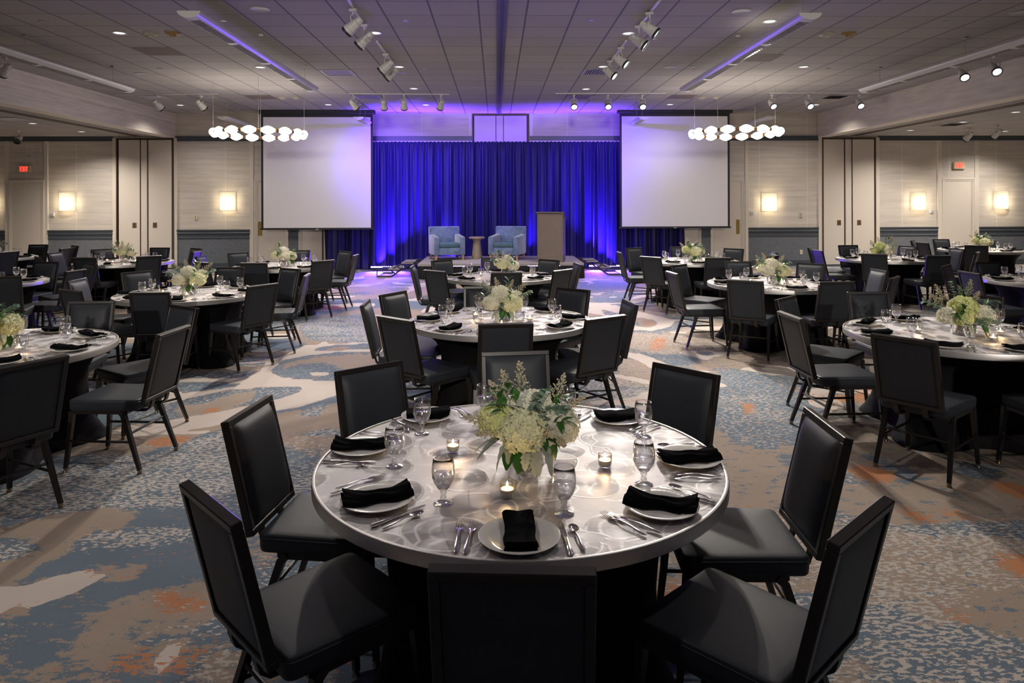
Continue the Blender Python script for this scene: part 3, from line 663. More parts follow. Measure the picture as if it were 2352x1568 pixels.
r = empty('stage_drape', (0.19, 18.6, 0)); tag(r, 'tall dark pleated velour drape across the back of the stage', 'drape')
xa, xb = -4.60, 4.98
for i in range(4):
    o = drape(xa + (xb - xa) * i / 4 + (.003 if i else 0), xa + (xb - xa) * (i + 1) / 4, 18.6, zt, 'drape_panel', '', 11 + i, -.10 if i == 0 else 0, .06 if i == 3 else 0)
    o.parent = r; o.location = (-.19, -18.6, 0)
o = MB().tube([(xa - .02 - .19, .045, zt - .03), (xb + .02 - .19, .045, zt - .03)], .02, 8).build('drape_rod', M['blacktube'], r)
mb = MB()
for x in (xa, -1.87, 0.2, 2.4, xb): mb.tube([(x - .19, .07, 0), (x - .19, .07, zt - .02)], .02, 8).box(x - .39, x + .01, -.02, .16, .0, .012)
mb.build('drape_upright', M['blacktube'], r)
# ------------------------------------------------------------------ stage
SH = .36
SX0, SX1, SY0, SY1 = -1.80, 2.02, 16.05, 18.28
st = empty('stage_platform', ((SX0 + SX1) / 2, (SY0 + SY1) / 2, 0)); tag(st, 'low carpeted stage with black pleated skirting before the drape', 'stage')
hx, hy = (SX1 - SX0) / 2, (SY1 - SY0) / 2
MB().rbox(-hx, hx, -hy, hy, SH - .06, SH, .006, 1).build('stage_deck', M['rug'], st)
mb = MB()
def pleat(xa, ya, xb, yb, n, amp):
    vs = []
    nx_, ny_ = (yb - ya), -(xb - xa); L = math.hypot(nx_, ny_); nx_ /= L; ny_ /= L
    for i in range(n + 1):
        u = i / n; s = math.sin(u * n * 1.7) * amp + amp
        for z, a_ in ((.01, 1.6), (SH - .062, 1)): vs.append((xa + (xb - xa) * u + nx_ * s * a_, ya + (yb - ya) * u + ny_ * s * a_, z))
    return vs, [(2 * i, 2 * i + 2, 2 * i + 3, 2 * i + 1) for i in range(n)]
for q in ((-hx, -hy + .02, hx, -hy + .02, 260, .012), (-hx + .02, hy, -hx + .02, -hy, 150, .012), (hx - .02, -hy, hx - .02, hy, 150, .012)):
    mb.add(*pleat(*q))
mb.build('stage_skirt', M['skirt'], st)
# stage steps : black tube frame, two grey treads, climbing to the stage side
def steps_thing(x, y, sgn, label):
    r = empty('stage_steps', (x, y, 0)); tag(r, label, 'steps', 'portable steps at the stage ends')
    w_ = .42
    def X(v): return v * sgn
    for s_ in (-1, 1):
        yy = s_ * w_; mb = MB()
        mb.tube([(X(-.38), yy, .16), (X(-.38), yy, .015), (X(-.05), yy, .015), (X(.42), yy, .30), (X(.62), yy, .30)], .016, 6)
        mb.tube([(X(-.38), yy, .15), (X(-.10), yy, .15), (X(.28), yy, .34), (X(.60), yy, .34)], .016, 6)
        mb.tube([(X(.05), yy, .08), (X(-.06), yy, .15)], .014, 6).tube([(X(.20), yy, .17), (X(.10), yy, .25)], .014, 6)
        mb.build('side_frame', M['blacktube'], r)
    MB().tube([(X(-.38), -w_, .015), (X(-.38), w_, .015)], .014, 6).tube([(X(-.05), -w_, .015), (X(-.05), w_, .015)], .014, 6).tube([(X(.42), -w_, .30), (X(.42), w_, .30)], .014, 6).build('cross_bar', M['blacktube'], r)
    for x0, z in ((-.12, .165), (.20, .31)):
        a_, b_ = sorted((X(x0), X(x0 + .28))); MB().rbox(a_, b_, -w_ - .02, w_ + .02, z, z + .03, .005, 1).build('tread', M['rug'], r)
steps_thing(-2.45, 17.1, 1, 'black tube steps with grey treads at the left stage end')
steps_thing(2.66, 17.3, -1, 'black tube steps with grey treads at the right stage end')
# LED bars
def led_bar(x, y, w_, label):
    r = empty('led_bar', (x, y, 0)); tag(r, label, 'stage light', 'violet LED bars on the floor')
    MB().rbox(-w_ / 2, w_ / 2, -.05, .05, .03, .085, .008, 1).build('bar_housing', M['blacktube'], r)
    for s in (-1, 1): MB().rbox(s * (w_ / 2 - .1) - .02, s * (w_ / 2 - .1) + .02, -.06, .06, 0, .032, .004, 1).build('bar_foot', M['blacktube'], r)
    n = 16; mb = MB()
    for i in range(n):
        cx = -w_ / 2 + w_ * (i + .5) / n
        mb.lathe([(0, .026), (.016, .020), (.025, .0)], 10, Matrix.Translation((cx, -.02, .087)) @ Matrix.Rotation(.5, 4, 'X'))
    mb.build('led_lens', M['led'], r)
for px, lb in ((890, 'glowing violet LED bar on the floor left of the stage'), (1390, 'glowing violet LED bar on the floor right of the stage'), (1030, 'violet LED bar hidden behind the left half of the stage'), (1250, 'violet LED bar hidden behind the right half of the stage')):
  if True:
    p = onY(px, 612, 18.25)
    if px in (1030, 1250): p.y = 18.37
    led_bar(p.x, p.y - .0, .86, lb)
    o = lamp('led_bar_light', 'AREA', (p.x, p.y - .02, .12), LED_UP * (1 if px in (890, 1390) else .8), VIO, aim=(p.x + (.4 if px < 1000 else -.4), 18.62, 2.3), shape='RECTANGLE', size=.84, size_y=.05); o.data.spread = math.radians(60)
    if px in (890, 1390): lamp('led_bar_light', 'AREA', (p.x, 18.16, .12), LED_OUT, VIO, aim=(p.x * .8, 10, -.8), shape='RECTANGLE', size=.84, size_y=.05, spread=math.radians(75))
# uplights standing behind the drape, they wash the wall and the ceiling above it
for x, nm in ((-2.7, 'leftmost'), (-1.6, 'second from the left'), (-.55, 'third from the left'), (.65, 'third from the right'), (1.8, 'second from the right'), (2.9, 'rightmost')):
    r = empty('led_uplight', (x, 18.76, 0)); tag(r, 'violet uplight behind the stage drape, ' + nm, 'stage light', 'uplights behind the drape')
    MB().lathe([(.05, 0), (.055, .02), (.055, .10), (.045, .11)], 14).build('uplight_can', M['blacktube'], r)
    MB().lathe([(.0, .112), (.04, .112)], 12).build('uplight_lens', M['led'], r)
    o = lamp('uplight_lamp', 'SPOT', (x, 18.76, .14), UPL, VIO, aim=(x, 19.03, 3.75), spot_size=math.radians(84), spot_blend=.9, shadow_soft_size=.05)

# ------------------------------------------------------------------ stage furniture
def armchair(loc, rz, label):
    r = empty('armchair', loc, rz); tag(r, label, 'armchair', 'blue velvet armchairs on the stage')
    V = M['velvet']
    for s in (-1, 1):
        x0, x1 = (.255, .385) if s > 0 else (-.385, -.255)
        mb = MB(); mb.rbox(x0, x1, -.36, .30, .12, .56, .022, 3)
        mb.v = [(x, y, z + (.05 if z > .4 else 0) * max(0, (y + .36) / .66)) for x, y, z in mb.v]; mb.build('armrest', V, r, 50)
    mb = MB(); mb.rbox(-.385, .385, .24, .40, .12, .80, .03, 3)
    mb.v = [(x, y + .05 * max(0, z - .4), z) for x, y, z in mb.v]; mb.build('backrest', V, r, 50)
    MB().rbox(-.253, .253, -.35, .24, .12, .30, .015, 2).build('seat_base', V, r, 50)
    MB().rbox(-.25, .25, -.36, .235, .302, .42, .035, 3).build('seat_cushion', M['velvetdark'], r, 50)
    for x in (-.33, .33):
        for y in (-.30, .33): MB().tube([(x, y, .125), (x * 1.02, y * 1.02, .0)], 1, 4, rs=[.03, .019], flat=(1, 1)).build('leg', M['wood'], r)
armchair((-1.25 + .03, 17.35, SH), .28, 'blue velvet tub armchair on stage, left of the small table')
armchair((.245 + .03, 17.35, SH), -.30, 'blue velvet tub armchair on stage, nearest the lectern')
t = MB().lathe([(.135, 0), (.14, .01), (.125, .12), (.10, .32), (.092, .42), (.10, .47), (.12, .50)], 28).build('pedestal_table', M['stone'], None, 40, (-.48, 17.45, SH)); tag(t, 'round stone pedestal side table between the two blue armchairs', 'side table')
MB().lathe([(.0, .501), (.19, .501), (.197, .506), (.197, .538), (.19, .545), (0, .545)], 32).build('table_top', M['stone'], t, 40)
l = empty('lectern', (1.31, 16.55, SH)); tag(l, 'tall grey-brown wood laminate lectern on the right of the stage', 'lectern')
W2, D2 = .30, .25
H1, H2 = 1.10, 1.22
def sidep(x0, x1): return MB().add([(x, y, z) for x in (x0, x1) for y, z in ((-D2, 0), (D2, 0), (D2, H1 - .10), (-D2, H2 - .08))], [(0, 1, 2, 3), (7, 6, 5, 4), (0, 4, 5, 1), (1, 5, 6, 2), (2, 6, 7, 3), (3, 7, 4, 0)])
ML = M['lam']
sidep(-W2, -W2 + .025).build('side_panel', ML, l); sidep(W2 - .025, W2).build('side_panel', ML, l)
MB().rbox(-W2 + .026, W2 - .026, -D2, -D2 + .025, 0, H2 - .085, .003, 1).build('front_panel', ML, l)
mb = MB().rbox(-W2 - .03, W2 + .03, -D2 - .03, D2 + .03, -.012, .012, .004, 1)
mb.v = [(x, y, z + H2 - .065 - (y + D2) * (H2 - H1 - .0 + .02) / (2 * D2)) for x, y, z in mb.v]; mb.build('reading_top', ML, l)
MB().rbox(-W2 + .026, W2 - .026, -D2 + .026, D2 - .02, .80, .82, .003, 1).build('shelf', ML, l)
l.rotation_euler = (0, 0, -.22)

# ------------------------------------------------------------------ ceiling fittings
def cz(px, py, z=CZ): p = onZ(px, py, z); return p
def mk_down():
    r = empty('downlight'); tag(r, 'x', 'ceiling light', 'round recessed ceiling lights')
    MB().lathe([(.075, -.001), (.095, -.001), (.098, -.006), (.094, -.010), (.078, -.010), (.074, -.001)], 24).build('trim_ring', M['white'], r, 40)
    MB().lathe([(0, -.003), (.073, -.003)], 24).build('lens', M['lens'], r)
    return r
DN = Proto(mk_down())
DL = [(274, 75, 'C', 'recessed ceiling light at the upper left, beside the smoke detectors'), (862, 75, 'C', 'recessed ceiling light touching the near left pair of track heads'), (917, 153, 'C', 'recessed ceiling light beside the second left pair of track heads'),
      (950.5, 203, 'C', 'recessed ceiling light left of the centre track, behind a round speaker'), (978, 240.5, 'C', 'recessed ceiling light left of centre nearest the stage wall'), (414, 241, 'C', 'recessed ceiling light between the two far left spotlights'), (598, 154, 'C', 'recessed ceiling light beside the long left pendant'),
      (754, 240, 'C', 'recessed ceiling light above the left screen'), (1443, 76, 'C', 'recessed ceiling light beside the near right pair of track heads'), (1385, 152.5, 'C', 'recessed ceiling light beside the second right pair of track heads'), (1346, 204, 'C', 'recessed ceiling light right of the centre track, before the spotlight row'),
      (1539, 239.5, 'C', 'recessed ceiling light above the right screen'), (1768, 48.5, 'C', 'recessed ceiling light above the long right pendant'), (1846, 153, 'C', 'recessed ceiling light on the right, beyond the smoke detectors'), (1874, 240, 'C', 'recessed ceiling light near the right bulkhead corner'),
      (75, 283, 'S', 'recessed light in the left side ceiling, nearer the picture edge'), (187, 302, 'S', 'recessed light in the left side ceiling, near the folding panels'), (2091, 299, 'S', 'recessed light in the right side ceiling near the folding panels'), (2308, 301, 'S', 'recessed light in the right side ceiling behind a spotlight'), (2333, 257, 'S', 'recessed light in the right side ceiling at the picture edge'), (2212, 280, 'S', 'recessed light in the right side ceiling left of the wall track')]
for px, py, wch, lb in DL:
    p = cz(px, py, CZ if wch == 'C' else SZ); DN.put((p.x, p.y, p.z), 0, lb)
    lamp('downlight_lamp', 'SPOT', (p.x, p.y, p.z - .02), DOWN * (2.1 if wch == 'S' else .55 if p.y > 15 and abs(p.x) < 6.5 else 1.2), NEUT, aim=(p.x, p.y, 0), spot_size=math.radians(140), spot_blend=1, shadow_soft_size=.07)
# the same grid of lights goes on above and behind the viewer and deep in the side bays
for x, y, z in [(-5.2, 4.6, CZ), (5.3, 4.6, CZ), (-1.8, 5.2, CZ), (2.0, 5.2, CZ), (-1.8, 1.8, CZ), (2.0, 1.8, CZ), (-5.2, .6, CZ), (5.3, .6, CZ), (-1.8, -2.5, CZ), (2.0, -2.5, CZ), (-11.5, 9.5, SZ), (-11.5, 5, SZ), (-11.5, 0, SZ), (12.0, 9.5, SZ), (12.0, 5, SZ), (12.0, 0, SZ), (-15, 13, SZ), (15.5, 13, SZ)]:
    DN.put((x, y, z), 0, 'recessed ceiling light outside the picture, %s %s' % ('left' if x < 0 else 'right', {4.6: 'of the viewer, outer row', 5.2: 'over the viewer, first row', 1.8: 'over the viewer, second row', .6: 'beside the viewer, outer row', -2.5: 'behind the viewer', 9.5: 'side bay, third row', 5: 'side bay, second row', 0: 'side bay, nearest row', 13: 'side bay, last row'}[y]))
    lamp('downlight_lamp', 'SPOT', (x, y, z - .02), DOWN_NEAR * (.3 if y < 0 else 4 if y > 8 else 1), NEUT, aim=(x, y, 0), spot_size=math.radians(125), spot_blend=.9, shadow_soft_size=.06)
def disc(name, px, py, r_, mat, label, cat, group, z=CZ, dome=.012):
    p = cz(px, py, z); o = MB().lathe([(r_, 0), (r_, -.006), (r_ * .93, -dome), (r_ * .85, -dome * .7), (0, -dome * .75)][::-1], 26).build(name, M[mat], None, 40, (p.x, p.y, z - .0005)); tag(o, label, cat, group); return o
for px, py, lb in [(597, 20, 'round ceiling speaker at the top left'), (1703, 25, 'round ceiling speaker at the top right'), (2344, 28, 'round ceiling speaker in the top right corner'), (923, 167, 'round ceiling speaker left of centre beside the second track heads'), (325, 169, 'round ceiling speaker beside the outer left pendant'), (1540, 153.5, 'round ceiling speaker right of the second right track heads'), (967, 224, 'round ceiling speaker in the left spotlight row'), (1448, 223, 'round ceiling speaker in the right spotlight row'), (480, 224, 'round ceiling speaker behind the far left spotlights'), (1806, 223.5, 'round ceiling speaker between two far right spotlights')]:
    disc('ceiling_speaker', px, py, .125, 'greymetal', lb, 'speaker', 'round ceiling speakers')
for px, py, lb in [(514, 47, 'small sprinkler disc right of the left pendant end'), (97, 49, 'small disc near the top left corner'), (931, 47, 'small disc left of the centre track'), (1356, 46.5, 'small disc right of the centre track'), (367, 157, 'small disc above the left round speaker'), (975, 157.5, 'small disc left of the centre track, farther back'), (1296, 157, 'small disc right of the centre track, farther back'), (1600, 156.5, 'small disc left of the right pendant middle'), (1902, 157, 'small disc right of the right pendant'), (2172, 49, 'small disc near the top right corner'), (1265, 222, 'small disc in front of the right vent'), (532, 223, 'small disc near the left chandelier wires'), (1743, 221, 'small disc near the right chandelier wires')]:
    disc('sprinkler_cover', px, py, .045, 'greymetal', lb, 'sprinkler', 'small sprinkler covers')
def det(px, py, amber, label):
    p = cz(px, py); r = empty('smoke_detector', (p.x, p.y, CZ)); tag(r, label, 'smoke detector', 'ceiling smoke detectors')
    MB().lathe([(.10, 0), (.10, -.018), (.09, -.026), (.05, -.03), (0, -.03)], 22).build('detector_base', M['amber'] if amber else M['ivory2'], r, 40)
    MB().lathe([(.045, -.0305), (.04, -.055), (.0, -.058)], 16, None).build('sensor_head', M['amber'] if amber else M['ivory2'], r, 40)
M['amber'] = simple('aged_amber_plastic', (.30, .19, .06), .5); M['ivory2'] = simple('aged_ivory_plastic', (.42, .38, .31), .5)
for px, py, am, lb in [(347, 77, 0, 'ivory smoke detector left of the amber one, upper left'), (397, 75, 1, 'amber smoke detector at the upper left'), (1899, 77, 0, 'ivory smoke detector left of the amber one, upper right'), (1949, 76, 1, 'amber smoke detector at the upper right'), (648, 223, 0, 'ivory smoke detector over the left chandelier, left of two'), (680, 223, 0, 'ivory smoke detector over the left chandelier, right of two'), (1612, 223, 0, 'ivory smoke detector over the right chandelier, left of two'), (1644, 222.5, 0, 'ivory smoke detector over the right chandelier, right of two')]: det(px, py, am, lb)
def vent(px, py, w_, d_, label, dark=False, z=CZ):
    p = cz(px, py, z); r = empty('ceiling_vent', (p.x, p.y, z)); tag(r, label, 'vent', 'ceiling air vents')
    hw, hd = w_ / 2, d_ / 2
    MB().box(-hw, hw, -hd, hd, -.003, -.0005).build('vent_backing', M['darkhole'] if not dark else M['return'], r)
    if not dark:
        MB().box(-hw, hw, -hd, -hd + .05, -.012, -.003).box(-hw, hw, hd - .05, hd, -.012, -.003).box(-hw, -hw + .07, -hd + .05, hd - .05, -.012, -.003).box(hw - .07, hw, -hd + .05, hd - .05, -.012, -.003).build('vent_frame', M['grille'], r)
        mb = MB(); n = 11
        for i in range(n):
            x = -hw + .09 + (w_ - .18) * i / (n - 1); mb.add([(x - .004, -hd + .05, -.012), (x - .004, hd - .05, -.012), (x + .020, hd - .05, -.004), (x + .020, -hd + .05, -.004)], [(0, 1, 2, 3)])
        mb.build('vent_louver', M['grille'], r)
M['grille'] = simple('grey_vent_enamel', (.36, .34, .36), .45); M['return'] = simple('brown_perforated_panel', (.17, .13, .115), .8, vs=90, var=.4)
for a_ in [(777, 167, .60, .60, 'square louvred ceiling vent right of the long left pendant'), (845, 222, .60, .60, 'louvred ceiling vent behind the left spotlight row'), (1374, 165, .60, .60, 'louvred ceiling vent beside the second right track heads'), (1332, 223, .60, .60, 'violet-lit louvred ceiling vent before the right screen'), (1918, 222.5, .60, .60, 'louvred ceiling vent near the right bulkhead'), (357, 223, .60, .60, 'louvred ceiling vent near the left bulkhead'), (367, 118, .60, .60, 'brown return panel in the ceiling at the left', True), (600, 223, .6, .6, 'brown return panel behind the long left pendant', True), (1745, 133, .60, .60, 'brown return panel right of the long right pendant', True), (1566, 222, .60, .60, 'brown return panel at the far end of the right pendant', True)]: vent(*a_)
vent(2188, 285.5, .6, .6, 'louvred ceiling vent in the right side ceiling', False, SZ)
vent(28, 273, .6, .6, 'louvred ceiling vent in the left side ceiling', False, SZ)
# spotlights on tracks
def mk_head(lit):
    r = empty('spotlight'); tag(r, 'x', 'spotlight', 'white spotlights on ceiling tracks')
    # origin at the track, head hangs below and points along local +Y and down; tilt baked
    T = Matrix.Translation((0, .02, -.20)) @ Matrix.Rotation(math.radians(-52), 4, 'X')
    MB().rbox(-.02, .02, -.05, .05, -.03, -.001, .004, 1).build('track_adapter', M['white'], r)
    MB().tube([(0, 0, -.03), (0, 0, -.08)], .012, 8).tube([(-.075, .02, -.20), (-.078, .005, -.13), (-.05, 0, -.085), (.05, 0, -.085), (.078, .005, -.13), (.075, .02, -.20)], .007, 6).build('yoke', M['white'], r, 40)
    # along local z of T the lamp points to +z -> made to point down/forward
    Q = T @ Matrix.Rotation(PI, 4, 'X')
    MB().lathe([(.0, -.12), (.035, -.118), (.045, -.10), (.047, -.05), (.060, -.045), (.062, .02), (.066, .022), (.068, .07), (.075, .075), (.078, .115)], 22, Q, cap1=False).build('lamp_body', M['white'], r, 30)
    MB().lathe([(.066, .1155), (.080, .1155), (.080, .145), (.066, .145), (.066, .1155)], 22, Q).build('lens_ring', M['darkhole'], r, 30)
    MB().lathe([(0, .125), (.065, .123)], 18, Q).build('lens', M['spotlens'] if lit else M['darkhole'], r)
    return r
HD = Proto(mk_head(True)); HD2 = Proto(mk_head(False))
def track(pxs, label, z=CZ):
    a_, b_ = [cz(px, py, z) for px, py in pxs]; c = (a_ + b_) / 2; L = (b_ - a_).length; ang = math.atan2((b_ - a_).y, (b_ - a_).x)
    o = MB().rbox(-L / 2, L / 2, -.018, .018, -.022, -.0005, .003, 1).build('light_track', M['white'], None, False, (c.x, c.y, z)); o.rotation_euler = (0, 0, ang); tag(o, label, 'light track', 'ceiling light tracks'); return a_, b_
track(((798, -8), (838, 62)), 'short white light track at the near left of centre')
track(((866, 93), (904, 146)), 'short white light track at the second left position')
track(((1520, -8), (1466, 60)), 'short white light track at the near right of centre')
track(((1438, 92), (1398, 146)), 'short white light track at the second right position')
track(((800, 214), (1032, 215.5)), 'long white light track before the left screen')
track(((1276, 213.5), (1530, 213)), 'long white light track before the right screen')
track(((265, 216), (500, 214.5)), 'long white light track at the far left')
track(((1768, 212.5), (2020, 211)), 'long white light track at the far right')
# px, py at the track, lit, facing(rz: 0 points to the stage), label, spot power
HS = [(811, 16, 0, 75, 'white spotlight, outer of the near left pair'), (837, 52, 0, 75, 'white spotlight, inner of the near left pair'), (886, 120, 0, 80, 'white spotlight, outer of the second left pair'), (898, 138, 0, 80, 'white spotlight, inner of the second left pair'),
      (1492, 24, 1, -110, 'white spotlight, outer of the near right pair'), (1467, 55, 1, -110, 'white spotlight, inner of the near right pair'), (1426, 105, 1, -120, 'white spotlight with bright lens, outer of the second right pair'), (1401, 136, 1, -125, 'white spotlight with bright lens, inner of the second right pair'),
      (813, 216, 0, -30, 'white spotlight, leftmost of the row before the left screen'), (882, 216, 0, 5, 'white spotlight, second in the row before the left screen'), (928, 216, 0, 5, 'white spotlight, third in the row before the left screen'), (1013, 216, 0, 20, 'white spotlight, rightmost of the row before the left screen'),
      (1318, 216, 1, 180, 'white spotlight with bright lens, leftmost before the right screen'), (1396, 216, 1, 180, 'white spotlight with bright lens, middle of the three before the right screen'), (1475, 216, 1, 180, 'white spotlight with bright lens, rightmost before the right screen'),
      (364, 217, 0, -30, 'white spotlight, left one of the far left track'), (462, 217, 0, -30, 'white spotlight, right one of the far left track'), (1773, 215, 1, 185, 'white spotlight with bright lens, leftmost of the far right track'), (1858, 215, 1, 180, 'white spotlight with bright lens, middle of the far right track'), (1974, 214, 1, 175, 'white spotlight with bright lens, rightmost of the far right track'),
      (12, 128, 0, 60, 'white spotlight at the left picture edge under the ceiling'), (2212, 140, 1, 165, 'white spotlight with bright lens at the upper right, left of two'), (2285, 125, 1, 165, 'white spotlight with bright lens at the upper right, right of two')]
for px, py, lit, rz, lb in HS:
    p = cz(px, py); (HD if lit else HD2).put((p.x, p.y, CZ - .022), math.radians(rz + 180), lb)
for px, py, rz, lb in [(43, 299, 190, 'white spotlight under the left side ceiling'), (2224, 294, 20, 'white spotlight under the right side ceiling, left of two'), (2289, 287, 20, 'white spotlight under the right side ceiling, right of two')]:
    p = cz(px, py, SZ); HD2.put((p.x, p.y, SZ - .001), math.radians(rz + 180), lb)
# beams thrown from the spotlight heads
def beam(px, py, aim, e, size=50, col=NEUT, soft=.04, blend=.5):
    p = cz(px, py); d = (Vector(aim) - p).normalized(); q = Vector((p.x, p.y, CZ - .24)) + d * .30
    lamp('spotlight_beam', 'SPOT', q, e, col, aim=aim, spot_size=math.radians(size), spot_blend=blend, shadow_soft_size=soft)
for a_ in BEAMS: beam(*a_)
for px, tx_, tz_, e in ((882, -1.9, 2.2, 330), (928, -.9, 2.0, 330), (1013, .2, 2.4, 260), (813, -3.0, 2.6, 300), (1318, 2.6, 2.4, 260), (1013, -3.5, 3.6, 150), (1396, 3.9, 3.6, 150)):
    beam(px, 216, (tx_, 18.6, tz_), e * 1.3, 62, VIO, .04, 1)  # violet beams added to colour the drape folds and screen corners
# fill spotlights added out of view behind the viewer, brightening chair fronts
for x, ax in ((-4.6, -3.2), (0.1, .1), (4.8, 3.4)):
    h_ = HD.put((x, -4.2, CZ - .001), PI, 'added white fill spotlight on the ceiling behind the viewer, ' + ('left' if x < -1 else 'right' if x > 1 else 'middle'))
    d_ = (Vector((ax, 9, .6)) - Vector((x, -4.2, CZ))).normalized()
    lamp('spotlight_beam', 'SPOT', Vector((x, -4.2, CZ - .28)) + d_ * .3, REAR_FILL, NEUT, aim=(ax, 10.5, 1.4), spot_size=math.radians(34), spot_blend=.6, shadow_soft_size=.12)

# ------------------------------------------------------------------ half-round louvred pendants
def pendant(x, y0, y1, z, label, seg=4, cables=(), lit=0):
    r = empty('linear_pendant', (x, (y0 + y1) / 2, z)); tag(r, label, 'pendant light', 'half-round louvred pendants')
    h = (y1 - y0) / 2; R_ = .128; D = .075; n = 18
    arc = [(R_ * math.cos(PI + PI * i / n), D * math.sin(PI + PI * i / n)) for i in range(n + 1)]
    sl = .055
    mb = MB()
    for lo, hi in ((0, 6), (12, 18)):
        pts = arc[lo:hi + 1]; m = len(pts)
        vs = [(a_, y, b_) for y in (-h, h) for a_, b_ in pts]; mb.add(vs, [(i, i + 1, m + i + 1, m + i) for i in range(m - 1)])
    # solid stretches between the louvre openings
    L = 2 * h; op = L / seg
    for i in range(seg + 1):
        a_ = -h if i == 0 else -h + i * op - .05; b_ = -h + .12 if i == 0 else (h if i == seg else -h + i * op + .05)
        if i == seg: a_ = h - .12
        pts = arc[6:13]; m = len(pts); mb.add([(p_, y, q_) for y in (a_, b_) for p_, q_ in pts], [(k_, k_ + 1, m + k_ + 1, m + k_) for k_ in range(m - 1)])
    mb.build('pendant_body', M['white'], r, 60)
    MB().prism(arc, -h - .012, -h).build('end_cap', M['white'], r); MB().prism(arc, h, h + .012).build('end_cap', M['white'], r)
    MB().box(-.05, .05, -h, h, -.02, -.015).build('reflector_tray', M['greymetal'], r)
    for i in range(seg):
        a_ = -h + i * op + (.12 if i == 0 else .05); b_ = -h + (i + 1) * op - (.12 if i == seg - 1 else .05)
        mb = MB(); nb = int((b_ - a_) / .075)
        for j_ in range(nb + 1):
            y = a_ + (b_ - a_) * j_ / nb; mb.box(-.062, .062, y - .004, y + .004, -.070, -.03)
        mb.box(-.064, -.062, a_, b_, -.066, -.03).box(.062, .064, a_, b_, -.066, -.03)
        mb.build('louvre', M['white'], r)
    for y in cables:
        mb = MB().tube([(0, y - (y0 + y1) / 2, -.015), (0, y - (y0 + y1) / 2, CZ - z)], .0025, 5).box(-.03, .03, y - (y0 + y1) / 2 - .03, y - (y0 + y1) / 2 + .03, CZ - z - .02, CZ - z - .0005)
        mb.build('suspension_cable', M['greymetal'], r)
    return r
ZP = 3.86
pendant(-3.36, 7.75, 12.85, ZP, 'long half-round louvred pendant left of centre', 4, (7.95, 10.1, 12.4))
pendant(3.52, 7.75, 12.85, ZP, 'long half-round louvred pendant right of centre', 4, (7.95, 10.1, 12.4))
pendant(-6.75, 7.9, 13.0, ZP, 'long half-round louvred pendant beside the left bulkhead', 4, (8.1, 10.2, 12.5))
pendant(6.95, 7.9, 13.0, ZP, 'long half-round louvred pendant beside the right bulkhead', 4, (8.1, 10.2, 12.5))
pendant(-3.32, 17.0, 18.1, ZP - .02, 'short half-round pendant before the left screen', 1, (17.2, 17.9))
pendant(3.62, 17.0, 18.1, ZP - .02, 'short half-round pendant before the right screen', 1, (17.2, 17.9))
pendant(-6.55, 16.9, 18.3, ZP - .02, 'short half-round pendant behind the left chandelier', 1, (17.2, 18.0))
pendant(6.72, 16.9, 18.3, ZP - .02, 'short half-round pendant behind the right chandelier', 1, (17.2, 18.0))
CZs = CZ; CZ = SZ
pendant(11.3, 8.4, 13.4, 3.0, 'long half-round pendant under the right side ceiling', 4, (8.8, 11, 12.9))
pendant(-11.3, 8.4, 15.6, 3.0, 'long half-round pendant under the left side ceiling', 4, (8.8, 11, 15.1))
CZ = CZs
# ------------------------------------------------------------------ ring chandeliers
def chandelier(x, y, z, label, rz):
    r = empty('chandelier', (x, y, z), rz); tag(r, label, 'chandelier', 'ring chandeliers of lit glass globes'); n = 16; R_ = .87
    MB().tube([(R_ * math.cos(2 * PI * i / 64), R_ * math.sin(2 * PI * i / 64), 0) for i in range(65)], .014, 6).build('ring_frame', M['brown2'], r, 40)
    prof = [(.0, -.125), (.034, -.123), (.037, -.108), (.058, -.08), (.076, -.03), (.080, 0), (.076, .03), (.058, .08), (.037, .108), (.034, .123), (0, .125)]
    gm = None
    for i in range(n):
        a_ = 2 * PI * (i + .5) / n; T = Matrix.Translation((R_ * math.cos(a_), R_ * math.sin(a_), 0)) @ Matrix.Rotation(a_, 4, 'Z') @ Matrix.Rotation(PI / 2, 4, 'X')
        MB().lathe(prof, 20, T).build('globe', M['globe'], r, 60)
        a2 = 2 * PI * i / n; T = Matrix.Translation((R_ * math.cos(a2), R_ * math.sin(a2), 0)) @ Matrix.Rotation(a2, 4, 'Z') @ Matrix.Rotation(PI / 2, 4, 'X')
        MB().lathe([(.036, -.03), (.036, .03)], 12, T).build('globe_collar', M['brown2'], r, 30)
    for i in range(4):
        a_ = 2 * PI * i / 4 + .0; MB().tube([(R_ * math.cos(a_), R_ * math.sin(a_), 0), (R_ * math.cos(a_), R_ * math.sin(a_), CZ - z)], .003, 5).build('suspension_cable', M['greymetal'], r)
    return r
chandelier(-4.79, 14.3, 3.16, 'ring chandelier of lit oval globes over the left tables', .3)
chandelier(4.93, 14.3, 3.17, 'ring chandelier of lit oval globes over the right tables', .1)
